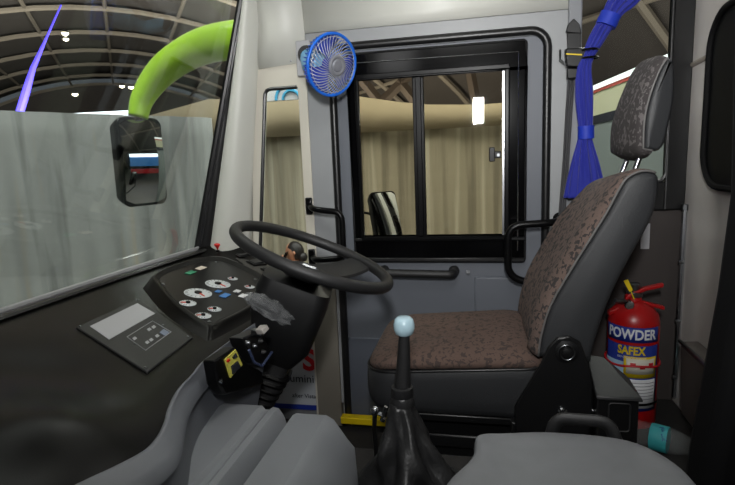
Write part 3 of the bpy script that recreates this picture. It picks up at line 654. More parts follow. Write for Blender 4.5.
for i, (x, y) in enumerate(((242, 257), (256.5, 264.5), (271, 272))):
    p = dp(x, y, .005); M_ = frame(p, ud, DN)
    t = thing('rocker_switch', ['dark rocker switch on the dashboard, nearest the windscreen of three', 'dark rocker switch on the dashboard, the middle one of three', 'dark rocker switch nearest the steering hub of three'][i], 'switch', p, 'rocker switches on the dashboard')
    MB().box((-.034, -.030, -.002), (.034, .030, .006), M_).build('housing', M_black, t, .003)
    MB().box((-.026, -.022, .004), (.026, .022, .012), M_ @ Matrix.Rotation(radians(9), 4, 'X')).build('rocker', M_flat, t, .002)
MB().prism([dp(x, y, .001) for x, y in ((224, 250), (262, 256), (292, 279), (286, 288), (262, 279))], DN*.002).build('switch_plate', mat('switch_plate', (62, 60, 57), .4), dash, .001)
MB().tube([dp(225, 255, .006), dp(233, 251, .007), dp(243, 249, .006)], .004, 6).build('chrome_trim', M_steel, dash)

# ================================================================== steering
WC = V((-.457, 1.4, .8876)); WR = .2274; tt = radians(22.66); az = radians(11.24)
e1 = V((cos(tt)*cos(az), cos(tt)*sin(az), -sin(tt))); WN = V((sin(tt)*cos(az), sin(tt)*sin(az), cos(tt)))
MW = frame(WC, e1, WN)
sw = thing('steering_wheel', 'large black two-spoke steering wheel tilted towards the driver seat', 'steering wheel', WC)
rim = []
MB().tube([(WR*cos(q), WR*sin(q), 0) for q in [2*pi*k/72 for k in range(72)]], .0165, 14, True, MW).build('rim', M_flat, sw, angle=0)
def loc(x, y):   # px -> wheel-plane coords
    d = ray(x, y); t = (WC-EYE).dot(WN)/d.dot(WN); return MW.inverted() @ (EYE+d*t)
a = loc(372, 263); b = loc(281, 281); print('spoke ends', a, b)
sa = atan2(a.y, a.x); sb = atan2(b.y, b.x)
def spoke(ang, w0, w1):
    R_ = Matrix.Rotation(ang, 4, 'Z'); n = 8; rings = []
    for k in range(n+1):
        s = k/n; x = .02+(WR-.022)*s; w = w0+(w1-w0)*s**1.5; z = -.048+.048*s**2.2
        rings.append([V((x, yy*w, z+zz)) for yy, zz in ((-1, -.004), (-.9, .004), (0, .007), (.9, .004), (1, -.004), (.6, -.012), (-.6, -.012))])
    return MB().loft(rings, M=MW @ R_).build('spoke', M_flat, sw, angle=50)
spoke(sa, .055, .045); spoke(sb, .055, .045)
ho = MB().lathe([(.045, -.075), (.058, -.062), (.060, -.047), (.054, -.040), (.035, -.038), (.002, -.0375)], 28, MW).build('hub', M_flat, sw)
MB().lathe([(.022, -.0385), (.022, -.0355), (.018, -.035), (.014, -.036)], 24, MW @ Matrix.Diagonal((1.3, .8, 1, 1))).build('emblem', M_steel, sw)
for q in (-.5, .5): MB().tube([V((-.02, q*.012, -.0348)), V((.02, q*.012, -.0348))], .0018, 6, M=MW).build('emblem_bar', M_chrome, sw)
# column
sc_ = thing('steering_column', 'black steering column shroud with stalk below the wheel', 'steering column', WC-WN*.45)
def rr3(cx, hx, hy, s, rot=0):   # ring across the column at distance s below the wheel
    hx, hy = hx, hy
    return [MW @ V((cx+x, y, -s)) for x, y in rrect(-hx, hx, -hy, hy, min(hx, hy)*.45, 4)]
MB().loft([rr3(0, .045, .045, .062), rr3(-.0, .055, .055, .07), rr3(-.015, .10, .085, .085), rr3(-.015, .105, .09, .12), rr3(-.012, .10, .088, .20), rr3(-.0, .085, .075, .27), rr3(.0, .055, .05, .33)]).build('shroud', mat('shroud', (17, 17, 18), .45), sc_, angle=35)
MB().loft([rr3(.0, .05, .045, .31), rr3(.0, .045, .045, .36), rr3(-.01, .06, .055, .40), rr3(-.03, .05, .05, .62), rr3(-.05, .05, .05, .9)]).build('lower_gaiter', M_leather, sc_, angle=35)
for k in range(5): MB().tube([p*1.0 for p in rr3(-.004*k, .052-.0*k, .05, .37+.022*k)], .008, 6, True).build('gaiter_fold', M_black, sc_)
p = onY(267, 320, 1.30); MB().lathe([(.004, 0), (.004, .003), (.001, .005)], 10, frame(p, (1, 0, 0), (0, -1, 0))).build('screw', M_chrome, sc_)
a, b = onY(298, 322, 1.33), onY(250, 297, 1.27)
st = MB().tube([a, a.lerp(b, .4), a.lerp(b, .6), b], [.008, .009, .015, .016], 10).build('stalk', M_black, sc_)
rings = []
for k in range(17):
    s = k/16; c = a.lerp(b, -.02+1.12*s); rad = .008+.024*sin(pi*min(1, s*1.02))**.6
    d = (b-a).normalized(); x_ = d.cross(V((0, 0, 1))).normalized(); y_ = x_.cross(d)
    ring = []
    for j in range(20):
        q = 2*pi*j/20; w = rad*(1+.45*noise.noise(V((cos(q)*2.2, sin(q)*2.2, s*9))))
        ring.append(c+x_*cos(q)*w+y_*sin(q)*w*.85)
    rings.append(ring)
MB().loft(rings).build('plastic_wrap', M_plast, sc_, angle=25)

# control box with yellow plate on the fascia
cbp = onX(224, 395, -.56)
cb = thing('control_box', 'small black control box with a yellow faced plate on the grey fascia below the wheel', 'control box', (-.60, 1.07, .6))
Xf = -.545
q = lambda x, y, X=Xf: onX(x, y, X)
MB().prism([q(215, 361), q(235, 347), q(246, 362), q(262, 371), q(264, 384), q(226, 395), q(219, 385)], (-.03, 0, 0)).build('housing', M_black, cb, .004)
MB().prism([q(223.8, 359.5), q(234.6, 349.5), q(241.5, 364.8), q(229.5, 377.6)], (.003, 0, 0)).build('plate', M_yplate, cb)
MB().prism([q(229.5, 366), q(236, 361), q(239, 367), q(231, 374.5)], (.006, 0, 0)).build('gauge_window', M_dark, cb, .001)
MB().prism([q(225, 360.5), q(227.5, 358.5), q(228.5, 360.5), q(226, 362.5)], (.005, 0, 0)).build('red_button', M_redk, cb)
MB().prism([q(231, 357), q(234, 353), q(236, 357), q(232, 359)], (.005, 0, 0)).build('dark_button', M_dark, cb)
MB().lathe([(.005, 0), (.005, .004), (.002, .006)], 10, frame(q(219, 381)+V((.002, 0, 0)), (0, 1, 0), (1, 0, 0))).build('screw', M_chrome, cb)
# ignition switch cluster
ig = thing('switch_bracket', 'black bracket of small switches and a key barrel beside the steering column', 'switch', (-.56, 1.22, .66))
MB().prism([q(243, 338, -.55), q(262, 330, -.55), q(270, 350, -.55), q(266, 366, -.55), q(252, 362, -.55)], (-.04, 0, 0)).build('bracket', M_bmetal, ig, .004)
MB().lathe([(.012, 0), (.012, .02), (.009, .026)], 14, frame(q(254, 333, -.545), (0, 1, 0), (1, -.2, .2))).build('key_barrel', M_steel, ig)
MB().box((-.011, -.007, .02), (.011, .007, .045), frame(q(253, 330, -.545), (0, 1, .3), (1, -.4, .2))).build('key', mat('key_grey', (170, 165, 160), .4), ig, .002)
for x, y in ((246, 343), (253, 346), (259, 341), (262, 352)):
    MB().lathe([(.007, 0), (.007, .006), (.003, .012)], 10, frame(q(x, y, -.548), (0, 1, 0), (1, 0, 0))).build('button', M_steel if x < 255 else M_flat, ig)
o = MB().tube([q(249, 350, -.535), q(254, 362, -.535), q(262, 366, -.53), q(272, 352, -.53)], .0035, 6).build('cable', mat('cable_blue', (60, 70, 100), .4), ig)

# ================================================================== grey covers
def cover(name, label, sec, y0, y1, m, bev=.02, groove=None, chamf=.04):
    # sec: list of (x,z) outline, extruded along y and rounded at the far end
    t = thing(name, label, 'cover', (sum(x for x, z in sec)/len(sec), y1-.05, min(z for x, z in sec)))
    cx = sum(x for x, z in sec)/len(sec); rings = []
    for y, s, dz in ((y0, 1, 0), (y0+.3, 1, 0), (y1-chamf, 1, 0), (y1-chamf*.3, .985, -.006), (y1, .95, -.022), (y1+.008, .93, -.05)):
        rings.append([V((cx+(x-cx)*s, y, z+(dz if z > .5 else 0))) for x, z in sec])
    MB().loft(rings).build('shell', m, t, bev, seg=3, angle=45); return t
cA = cover('engine_cover', 'long grey ribbed cover between the dashboard fascia and the raised cover box', [(-.615, .36), (-.615, .585), (-.605, .592), (-.500, .592), (-.492, .583), (-.480, .583), (-.472, .590), (-.458, .588), (-.446, .57), (-.434, .50), (-.432, .36)], .35, 1.09, M_cover, .006)
cB = cover('engine_cover', 'narrow raised grey cover box left of the gear lever', [(-.428, .33), (-.424, .565), (-.408, .590), (-.335, .590), (-.318, .580), (-.272, .50), (-.262, .33)], .35, 1.065, M_cover, .016, chamf=.03)
# right engine cover : domed
rings = []
def outline(s, z, exp=0):
    P0 = [(-.065, .35), (-.065, .74), (-.055, .83), (-.02, .90), (-.008, .94), (-.006, .99), (.012, 1.008), (.05, 1.015), (.13, 1.03), (.23, 1.03), (.30, 1.01), (.345, .95), (.36, .87), (.365, .75), (.365, .35)]; P0 = [(p_.x, p_.y) for p_ in spline([V((a_, b_, 0)) for a_, b_ in P0], 4)]
    c = V((.15, .60, 0)); return [V((c.x+(x-c.x)*s, c.y+(y-c.y)*(s if y > .5 else 1), z)) for x, y in P0]
sm = lambda r: [p for p in spline(r+[r[0]], 1)[:-1]]
dome = [outline(1.02, .10), outline(1.01, .50), outline(1.003, .570), outline(.998, .584), outline(.985, .594), outline(.96, .599), outline(.9, .602), outline(.7, .605), outline(.4, .607), outline(.1, .607)]
er = thing('engine_cover', 'broad rounded grey engine cover in the right foreground with a carrying handle', 'cover', (.16, .8, .1))
MB().loft(dome).build('shell', M_coverR, er, angle=0)
ha, hb = onY(548, 434, 1.055), onY(624, 447, 1.035)
MB().tube(arcpath([ha+V((0, 0, -.03)), onY(556, 418, 1.055), onY(609, 422, 1.045), hb+V((0, 0, -.03))], .022), .009, 10, flat=1.5).build('handle', M_flat, er)

# gear lever
gl = thing('gear_lever', 'black gear lever with a pale blue ball knob and a creased leather boot', 'gear lever', (-.18, 1.15, .36))
K = V((-.166, 1.15, .767))
MB().lathe([(.004, .023), (.015, .022), (.0215, .016), (.0245, .005), (.0245, -.006), (.021, -.017), (.014, -.022), (.010, -.023)], 28, Matrix.Translation(K)).build('knob', M_knob, gl, angle=0)
MB().tube([K+V((0, 0, -.02)), K+V((-.003, 0, -.08)), onY(402, 392, 1.15)], [.0125, .0155, .021], 16).build('lever', M_flat, gl)
b0 = onY(402, 386, 1.15)
MB().lathe([(.020, .0), (.026, -.002), (.027, -.02), (.0255, -.024), (.028, -.028), (.029, -.045)], 20, Matrix.Translation(b0)).build('collar', M_leather, gl)
rings = []
for k in range(15):
    s = k/14; z = b0.z-.04-s*.20; row = []
    rx = .027+.082*s**1.3; ry = .027+.06*s**1.2; c = V((b0.x-.004+.022*s, 1.15-.02*s, z))
    for j in range(40):
        q = 2*pi*j/40
        fold = .021*s*sin(5*q+3.5*s+1.2*noise.noise(V((cos(q), sin(q), s*3))))+.012*s*sin(9*q-4*s)+.01*s*noise.noise(V((cos(q)*2, sin(q)*2, s*5)))
        row.append(c+V((cos(q)*(rx+fold), sin(q)*(ry+fold), 0)))
    rings.append(row)
MB().loft(rings).build('boot', M_leather, gl, angle=0)
# boot skirt lying on the tunnel
rings = []
for k in range(8):
    s = k/7; row = []
    for j in range(48):
        q = 2*pi*j/48; r = (.08+.06*s)*(1+.12*noise.noise(V((cos(q)*2, sin(q)*2, s*2))))
        row.append(V((b0.x+.045+cos(q)*r*1.0, 1.14+sin(q)*r*.8, .385-.02*s+.02*(1-s)*noise.noise(V((cos(q)*3, sin(q)*3, s*4))))))
    rings.append(row)
MB().loft(rings).build('boot_skirt', M_leather, gl, angle=0)
# chrome lever beside the boot
p = onY(375, 411, 1.22); t = thing('release_lever', 'small chrome ball and fork linkage beside the leather gear boot', 'lever', p)
MB().lathe([(.001, .013), (.009, .010), (.013, 0), (.009, -.010), (.001, -.013)], 16, Matrix.Translation(p)).build('ball', M_chrome, t, angle=0)
MB().tube([p, p+V((.022, -.005, -.008)), p+V((.030, -.008, .018))], [.008, .006, .005], 8).build('fork', M_steel, t)
MB().tube([p+V((.02, -.01, -.02)), p+V((.024, -.01, -.012))], .007, 8).build('pin', M_chrome, t)
MB().tube([p, p+V((-.004, 0, -.05)), p+V((-.0, 0, -.16))], .006, 8).build('rod', M_bmetal, t)
# tunnel
o = MB().box((-.42, .35, 0), (.35, 1.30, .368)).build('floor_tunnel', M_floor, bevel=.015); struct(o); lab(o, 'dark mat covered tunnel under the gear lever')

# ================================================================== driver seat
seat = thing('driver_seat', 'driver seat with brown patterned fabric, dark vinyl sides and a headrest on chrome posts', 'seat', (0, 1.66, 0))
Y0, Y1 = 1.42, 1.90
def cush(s, z, dx=0):
    pts = rrect(-.335+dx, .215, Y0, Y1, .085, 7); c = V((-.06, 1.66, 0))
    return [V((c.x+(x-c.x)*s, c.y+(y-c.y)*s, z+(.034*(x+.335)/.52 if z > .49 else 0))) for x, y in pts]
sk = [cush(.90, .405), cush(.955, .412), cush(.985, .43), cush(1.0, .46), cush(1.0, .50), cush(.992, .522), cush(.975, .531)]
MB().loft(sk).build('cushion_skirt', M_vinyl, seat, angle=50)
MB().tube(cush(.984, .529), .0042, 8, True).build('cushion_piping', M_rubber, seat, angle=0)
tp_ = [cush(.978, .527), cush(.965, .541), cush(.93, .552), cush(.8, .566), cush(.55, .572), cush(.25, .571), cush(.05, .570)]
for r_ in tp_:
    for v in r_:
        v.z += .010*math.exp(-((v.x+.24)/.09)**2)+.010*math.exp(-((v.x-.0)/.16)**2)+.003*noise.noise(v*14)
MB().loft(tp_).build('cushion_top', M_fabric2, seat, angle=0)
# backrest cross-section (x,z), front going up, back coming down
fr_ = [(.165, .60), (.172, .66), (.195, .745), (.243, .84), (.287, .92), (.327, .992), (.352, 1.045), (.372, 1.078), (.405, 1.094)]
bk_ = [(.437, 1.088), (.444, 1.06), (.438, 1.0), (.42, .95), (.383, .872), (.352, .80), (.325, .72), (.305, .64), (.296, .59)]
sec = spline([V((x, 0, z)) for x, z in fr_+bk_], 3)
def ring(y, ins, sec=sec):
    c = sum(sec, V())/len(sec); out = []
    for i, p in enumerate(sec):
        t = (sec[(i+1) % len(sec)]-sec[i-1]).normalized(); n = V((t.z, 0, -t.x))
        d = (c-p); n = n if n.dot(d) > 0 else -n
        out.append(V((p.x+n.x*ins, y, p.z+n.z*ins)))
    return out
def bdrop(v): v.z -= .042*max(0, (v.y-1.42)/.45)**1.3*min(1.1, max(0, (v.z-.93)/.15)); return v
MB().loft([[bdrop(v) for v in rg] for rg in (ring(1.41, .016), ring(1.413, .007), ring(1.42, .001), ring(1.44, 0), ring(1.54, 0), ring(1.66, 0), ring(1.76, 0), ring(1.84, 0), ring(1.862, .006), ring(1.875, .018))]).build('backrest_shell', M_vinyl, seat, angle=50)
NF = 3*8+4
fs = sec[:NF]
rows = []
for k in range(17):
    s = k/16; y = 1.422+(1.872-1.422)*s; row = []
    bul = .017*(sin(pi*s)**.5) if 0 < s < 1 else 0
    bol = .012*(math.exp(-((s-.12)/.08)**2)+math.exp(-((s-.88)/.08)**2))
    edge_ = -.03*max(0, (s-.93)/.07)**2
    for i, p in enumerate(fs):
        t = (fs[min(i+1, NF-1)]-fs[max(i-1, 0)]).normalized(); n = V((-t.z, 0, t.x))
        tf = 1-.8*min(1, max(0, (p.z-.98)/.1)); dd = .003+(bul+bol)*tf+edge_
        row.append(bdrop(V((p.x+n.x*dd, y, p.z+n.z*dd))))
    rows.append(row)
MB().grid(rows).build('backrest_fabric', M_fabric, seat, angle=0, solid=.003)
MB().tube([V((p.x-.002, 1.416, p.z+.002)) for p in fs], .0030, 8).build('backrest_piping', M_piping, seat, angle=0)
# headrest
hs = [(.418, 1.15), (.418, 1.22), (.428, 1.28), (.447, 1.338), (.462, 1.364), (.474, 1.366), (.482, 1.34), (.484, 1.27), (.474, 1.20), (.466, 1.16), (.45, 1.143)]
hsec = spline([V((x, 0, z)) for x, z in hs+hs[:1]], 3)[:-1]
hr = thing  # (kept as parts of the seat)
def hring(y, ins, top=0):
    r_ = ring(y, ins, hsec); 
    for v in r_: v.z -= top*max(0, (v.z-1.14)/.22)**1.5
    return r_
hd = MB().loft([hring(1.455, .011), hring(1.458, .005), hring(1.466, .001), hring(1.48, 0), hring(1.6, 0), hring(1.70, 0, .014), hring(1.735, .002, .030), hring(1.753, .005, .048), hring(1.76, .011, .066)]).build('headrest', M_vinyl, seat, angle=50)
hf = hsec[:14]; rows = []
hf = [hsec[-2], hsec[-1]]+hf
for k in range(15):
    s = k/14; y = 1.462+(1.757-1.462)*s; row = []
    for i, p in enumerate(hf):
        t = (hf[min(i+1, len(hf)-1)]-hf[max(i-1, 0)]).normalized(); n = V((-t.z, 0, t.x))
        dd = .003+.022*sin(pi*min(1, s*.95+.02))**.6 if 0 < s < 1 else .001
        drop = (.06*max(0, (s-.55)/.45)**1.6)*max(0, (p.z-1.14)/.22)**1.5
        row.append(V((p.x+n.x*dd, y, p.z+n.z*dd-drop+.003*noise.noise(V((y*20, p.z*20, 1))))))
    rows.append(row)
MB().grid(rows).build('headrest_fabric', M_hfab, hd, angle=0, solid=.003)
MB().tube([V((p.x-.001, 1.459, p.z+.001)) for p in hf], .0024, 8).build('headrest_piping', M_piping, hd)
for y in (1.535, 1.645): MB().tube([(.408, y, 1.06), (.444, y, 1.17)], .0072, 12).build('headrest_post', M_chrome, seat)
# recliner plate and frame, near and far side
def recl(y, th):
    pl = [(.098, .475), (.165, .60), (.182, .645), (.205, .672), (.235, .678), (.262, .662), (.275, .63), (.292, .57), (.297, .475), (.29, .40), (.10, .40)]
    return MB().prism([(x, y, z) for x, z in pl], (0, th, 0)).build('recliner_plate', M_bmetal, seat, .004)
recl(1.372, .012); recl(1.905, .012)
pv = V((.228, 1.372, .635))
MB().lathe([(.030, 0), (.030, .004), (.022, .006), (.022, .003), (.012, .003), (.012, .012), (.004, .014)], 24, frame(pv, (1, 0, 0), (0, -1, 0))).build('pivot', M_bmetal, seat)
MB().tube([pv+V((.020*cos(q), -.006, .020*sin(q))) for q in [2*pi*k/24 for k in range(24)]], .0018, 6, True).build('pivot_ring', M_steel, seat)
MB().lathe([(.012, 0), (.013, .006), (.008, .010), (.003, .010)], 12, frame(onY(562, 411, 1.372), (1, 0, 0), (0, -1, 0))).build('bolt', M_chrome, seat)
for x, y in ((589, 381), (593, 411), (577, 398)): MB().lathe([(.005, 0), (.005, .003), (.002, .005)], 10, frame(onY(x, y, 1.385), (1, 0, 0), (0, -1, 0))).build('rivet', M_steel, seat)
MB().box((-.26, 1.46, .325), (.29, 1.86, .40)).build('seat_pan', M_bmetal, seat, .01)
MB().box((-.28, 1.43, .385), (.10, 1.88, .408)).box((.09, 1.385, .30), (.295, 1.42, .42)).build('slide_rail', M_bmetal, seat, .004)
sb = MB()
for k in range(6):
    z = .06+k*.045; s = .0 if k % 2 else .02
    sb.box((-.22+s, 1.46+s, z), (.24-s, 1.86-s, z+.045))
sb.build('suspension_bellows', M_rubber, seat, .008)
MB().box((-.27, 1.40, 0), (.29, 1.90, .06)).build('base_plate', mat('base_brown', (50, 45, 42), .6), seat, .006)
lv = onY(506, 314, 1.93)
MB().tube([lv+V((-.035, 0, -.012)), lv+V((-.01, -.0, -.004)), lv+V((.035, -.01, .008))], [.012, .008, .007], 10).build('adjuster_lever', M_chrome, seat)
MB().tube([lv+V((-.035, .0, -.018)), lv+V((.0, .01, -.016)), lv+V((.05, .0, -.03))], [.014, .012, .012], 10).build('adjuster_base', M_bmetal, seat)

# black metal box behind the seat
t = thing('equipment_box', 'black sheet metal box with sloping lid beside the seat pivot, in front of the extinguisher', 'box', (.36, 1.45, .19))
bx0, bx1 = onY(590, 392, 1.36), onY(633, 392, 1.36)
MB().prism([(.303, 1.36, .19), (.303, 1.36, .515), (.405, 1.36, .515), (.405, 1.36, .19)], (0, .11, 0)).build('body', M_bmetal, t, .004)
MB().loft([[V(q_) for q_ in ((.300, 1.350, .515), (.412, 1.350, .515), (.412, 1.48, .525), (.300, 1.48, .525))], [V(q_) for q_ in ((.300, 1.352, .525), (.410, 1.352, .525), (.345, 1.49, .58), (.300, 1.49, .585))]]).build('lid', M_flat, t, .003)
ra = [onY(x, y, 1.357) for x, y in ((609, 403), (629, 403), (630, 432), (609, 432))]
MB().tube([V((x, 1.357, z)) for x, z in rrect(ra[0].x, ra[1].x+.004, ra[2].z, ra[0].z, .008, 4)], .0022, 6, True).build('panel_bead', M_flat, t)

# ================================================================== seat belt
t = thing('seat_belt', 'black seat belt with guide loop on the grey pillar beside the blue curtain', 'seat belt', (.35, 2.05, 1.4))
q = lambda x, y, Y=2.045: onY(x, y, Y)
MB().prism([q(566, 32), q(568, 24), q(574, 18), q(580, 24), q(582, 34)], (0, .02, 0)).build('anchor_cover', M_flat, t, .004)
MB().prism([q(567, 33), q(581, 33), q(581, 52), q(568, 54)], (0, .012, 0)).build('webbing_top', M_rubber, t, .002)
MB().prism([q(564, 50), q(586, 49), q(588, 66), q(580, 69), q(565, 68)], (0, -.03, 0)).build('guide_loop', M_bmetal, t, .005)
MB().prism([q(566, 69), q(579, 69), q(579, 79), q(566, 80)], (0, -.025, 0)).build('retainer', M_bmetal, t, .004)
MB().prism([q(566, 53.3, 2.01), q(582, 54, 2.01), q(582, 55.3, 2.01), q(566, 54.6, 2.01)], (0, .002, 0)).build('yellow_mark', M_yel, t)
MB().tube([q(560, 50, 2.06), q(560, 60, 2.05), q(566, 64, 2.04)], .004, 6).build('bracket', M_steel, t)
for k, xo in enumerate((0, .008, .016)):
    MB().tube([q(571, 78, 2.045)+V((xo-.006, 0, 0)), q(569, 110, 2.05)+V((xo-.008, 0, 0)), q(566, 160, 2.05)+V((xo-.008, 0, 0)), q(563, 215, 2.05)+V((xo-.012, 0, 0))], [.004, .005, .004, .005], 6).build('strap', mat('strap_grey', (62, 62, 64), .8), t)
# ================================================================== curtain
t = thing('tied_curtain', 'bright blue pleated curtain gathered by two bands in front of the rear side window', 'curtain', (.40, 2.02, 1.0))
CY = 2.02
path = [(668, -72, .058), (648, -36, .054), (628, -6, .045), (617, 6, .036), (608, 20, .027), (597, 38, .026), (588, 56, .020), (584, 70, .024), (584, 92, .029), (585, 115, .026), (586, 132, .022), (585, 142, .026), (585, 160, .043), (585, 178, .058), (585, 197, .072)]
P = spline([onY(x, y, CY) for x, y, r in path], 5); Rr = spline([V((r, 0, 0)) for x, y, r in path], 5)
rings = []
for i, (p, r) in enumerate(zip(P, Rr)):
    ring_ = []
    tv = (P[min(i+1, len(P)-1)]-P[max(i-1, 0)]).normalized(); sx_ = tv.cross(V((0, -1, 0))).normalized()
    for j in range(72):
        q_ = 2*pi*j/72; w = r.x*(1+.16*sin(11*q_+.12*i))
        ring_.append(p+sx_*cos(q_)*w*.92+V((0, 1, 0))*sin(q_)*min(w*.7, .04))
    rings.append(ring_)
MB().loft(rings).build('cloth', M_curt, t, angle=0)
for (xa, ya, xb, yb, w) in ((605.5, 26, 611, 14, .034), (586, 139, 586, 126, .027)):
    a, b = onY(xa, ya, CY), onY(xb, yb, CY); d = (b-a).normalized(); s_ = d.cross(V((0, 1, 0))).normalized(); rings = []
    for k in range(4):
        c_ = a.lerp(b, k/3); rings.append([c_+s_*cos(q_)*w*(1+.04*(k % 2))+V((0, 1, 0))*sin(q_)*w*.95 for q_ in [2*pi*j/24 for j in range(24)]])
    MB().loft(rings).build('tie_band', M_tie, t, angle=40)
for yy in (50, 58):
    a = onY(590, yy, CY); o_ = MB().tube([a+V((.026*cos(q_)-.0, .024*sin(q_), 0)) for q_ in [2*pi*j/20 for j in range(20)]], .004, 6, True).build('black_cord', M_black, t)

# ================================================================== fan
FC = V((-.503, 1.88, 1.492)); FN = V((.80, -.60, -.25)).normalized()
fan = thing('cab_fan', 'small blue cab fan with a wire guard on a grey bracket beside the door frame', 'fan', (-.66, 2.07, 1.55))
a = onY(296, 40, 2.06); b = onY(309, 76, 2.06)
MB().box((-.690, 2.035, 1.487), (-.632, 2.072, 1.622)).build('bracket', M_lgrey, fan, .005)
MF = frame(FC, (0, 0, 1), FN)
FR = .106
MB().tube([(FR*cos(q), FR*sin(q), 0) for q in [2*pi*k/56 for k in range(56)]], .0058, 10, True, MF).build('guard_ring', M_blue, fan, angle=0)
gw = MB()
for k in range(40):     # front wires, swept, and rear wires
    a0 = 2*pi*k/40
    gw.tube([(r*cos(a0+1.0*(1-r/FR)), r*sin(a0+1.0*(1-r/FR)), .030*(1-(r/FR)**2.5)) for r in (FR, FR*.8, FR*.6, FR*.42, FR*.30)], .0013, 4, M=MF)
for r in (.9, .3): gw.tube([(FR*r*cos(q), FR*r*sin(q), .030*(1-r**2.5)) for q in [2*pi*j/40 for j in range(40)]], .0011, 4, True, MF)
gw.build('front_guard', mat('wire_silver', (205, 208, 214), .25, .3), fan, angle=0)
gr = MB()
for k in range(44):
    a0 = 2*pi*k/44; gr.tube([(r*cos(a0), r*sin(a0), -z) for r, z in ((FR, 0), (FR*.95, .035), (FR*.7, .055), (FR*.35, .06))], .0019, 4, M=MF)
gr.build('rear_guard', M_blue, fan, angle=0)
MB().lathe([(.036, .026), (.036, .031), (.030, .034), (.022, .031), (.018, .036), (.002, .038)], 24, MF).build('centre_badge', mat('badge', (150, 152, 160), .3, .4), fan)
for k in range(3):
    rows = []
    for i in range(9):
        s = i/8; row = []
        for j in range(7):
            u = j/6-.5; ang = 2*pi*k/3+.3+u*(.9+.55*s); r = .022+.085*s*(1-.10*(2*u)**2)
            row.append(V((r*cos(ang), r*sin(ang), -.018+u*.030*(1-.3*s))))
        rows.append(row)
    MB().grid(rows, MF).build('blade', M_blade, fan, angle=0, solid=.002)
MB().lathe([(.002, -.002), (.018, -.004), (.024, -.012), (.024, -.03)], 20, MF).build('blade_hub', M_blade, fan)
MB().lathe([(.034, -.055), (.042, -.062), (.044, -.085), (.042, -.110), (.028, -.122), (.004, -.126)], 24, MF).build('motor', M_lblue, fan)
mb = MF @ V((0, 0, -.09))
MB().tube([mb, mb+V((-.05, .05, .0)), V((-.648, 2.04, 1.565))], [.026, .027, .028], 16).build('swivel_neck', M_lblue, fan)
MB().tube([V((-.648, 2.037, 1.565)), V((-.640, 2.02, 1.565))], [.034, .034], 20).build('base_ring', M_black, fan)

# ================================================================== outside mirrors
ga = thing('mirror_arm', 'thick glossy lime green curved mirror arm outside the windscreen', 'mirror arm', onY(228, 48, 2.42))
ctr = [(262, 38, .080), (228, 41, .080), (204, 46, .078), (183, 56, .074), (166, 68, .070), (153, 82, .062), (142, 100, .052), (138, 117, .045)]
Yd = [2.25, 2.32, 2.38, 2.42, 2.44, 2.44, 2.42, 2.40]
Pp = spline([onY(x, y, Y) for (x, y, r), Y in zip(ctr, Yd)], 6); Rr = [v.x for v in spline([V((r*1.06, 0, 0)) for _, _, r in ctr], 6)]
MB().tube(Pp, Rr, 20).build('arm', M_lime, ga, angle=0)
def mirror(name, label, c, n, w, h, th, curve=.012, extra=None):
    t = thing(name, label, 'mirror', c); M_ = frame(c, V((0, 0, 1)).cross(V(n)), n)
    r_ = rrect(-w/2, w/2, -h/2, h/2, min(w, h)*.16, 6)
    MB().loft([[V((x*s, y*s, z)) for x, y in r_] for s, z in ((.7, -th), (.92, -th*.85), (1.0, -th*.3), (1.02, 0), (1.0, .006), (.965, .006))], M=M_).build('housing', M_black, t, angle=40)
    W2, H2 = w/2*.94, h/2*.955; rc = min(W2, H2)*.3; rows = []
    for a_ in range(31):
        y = -H2+2*H2*a_/30; e_ = max(0, abs(y)-(H2-rc)); hw = W2-rc+sqrt(max(0, rc*rc-e_*e_))
        rows.append([V((hw*(2*b_/20-1), y, .008+curve*(1-((hw*(2*b_/20-1))**2+y*y)/(H2*H2)))) for b_ in range(21)])
    MB().grid(rows, M_).build('mirror_glass', M_mirror, t, angle=0)
    return t, M_
mc = onY(142.5, 162, 2.42)
mt, MM = mirror('outside_mirror', 'tall black framed outside mirror hanging from the lime green arm', mc, (.93, -.365, -.02), .245, .44, .09, .020)
MB().tube([mc+V((0, 0, .205)), mc+V((-.004, .0, .225))], .03, 10).build('mount', M_black, mt)
m2 = onY(386, 216, 2.42)
mt2, MM2 = mirror('outside_mirror', 'smaller dark outside mirror low behind the left door window pane', m2, (.62, -.78, .30), .135, .235, .05, .006)
pz = onY(368, 212, 2.46)
MB().tube([m2+V((-.04, .03, 0)), pz+V((-.03, 0, 0)), pz+V((-.035, .0, -.12)), V((pz.x-.02, 2.3, .62))], .010, 8).build('stay', M_black, mt2)
# exterior skin of the bus, seen in the mirror
o = MB().box((-.80, 2.16, -.6), (-.70, 2.18, .0)).box((-.70, 2.16, -.6), (.30, 2.18, .70)).box((-.68, 2.16, .70), (-.50, 2.18, 2.3)).box((.19, 2.16, .9), (.36, 2.18, 2.3)).box((-.50, 2.16, 1.62), (.19, 2.18, 2.3)).box((.30, 2.16, -.6), (8.0, 2.18, .9)).box((.8, 2.16, .9), (8, 2.18, 2.3)).build('wall_outer_skin', M_cream); struct(o); lab(o, 'cream outer side of the bus, reflected in the outside mirror')

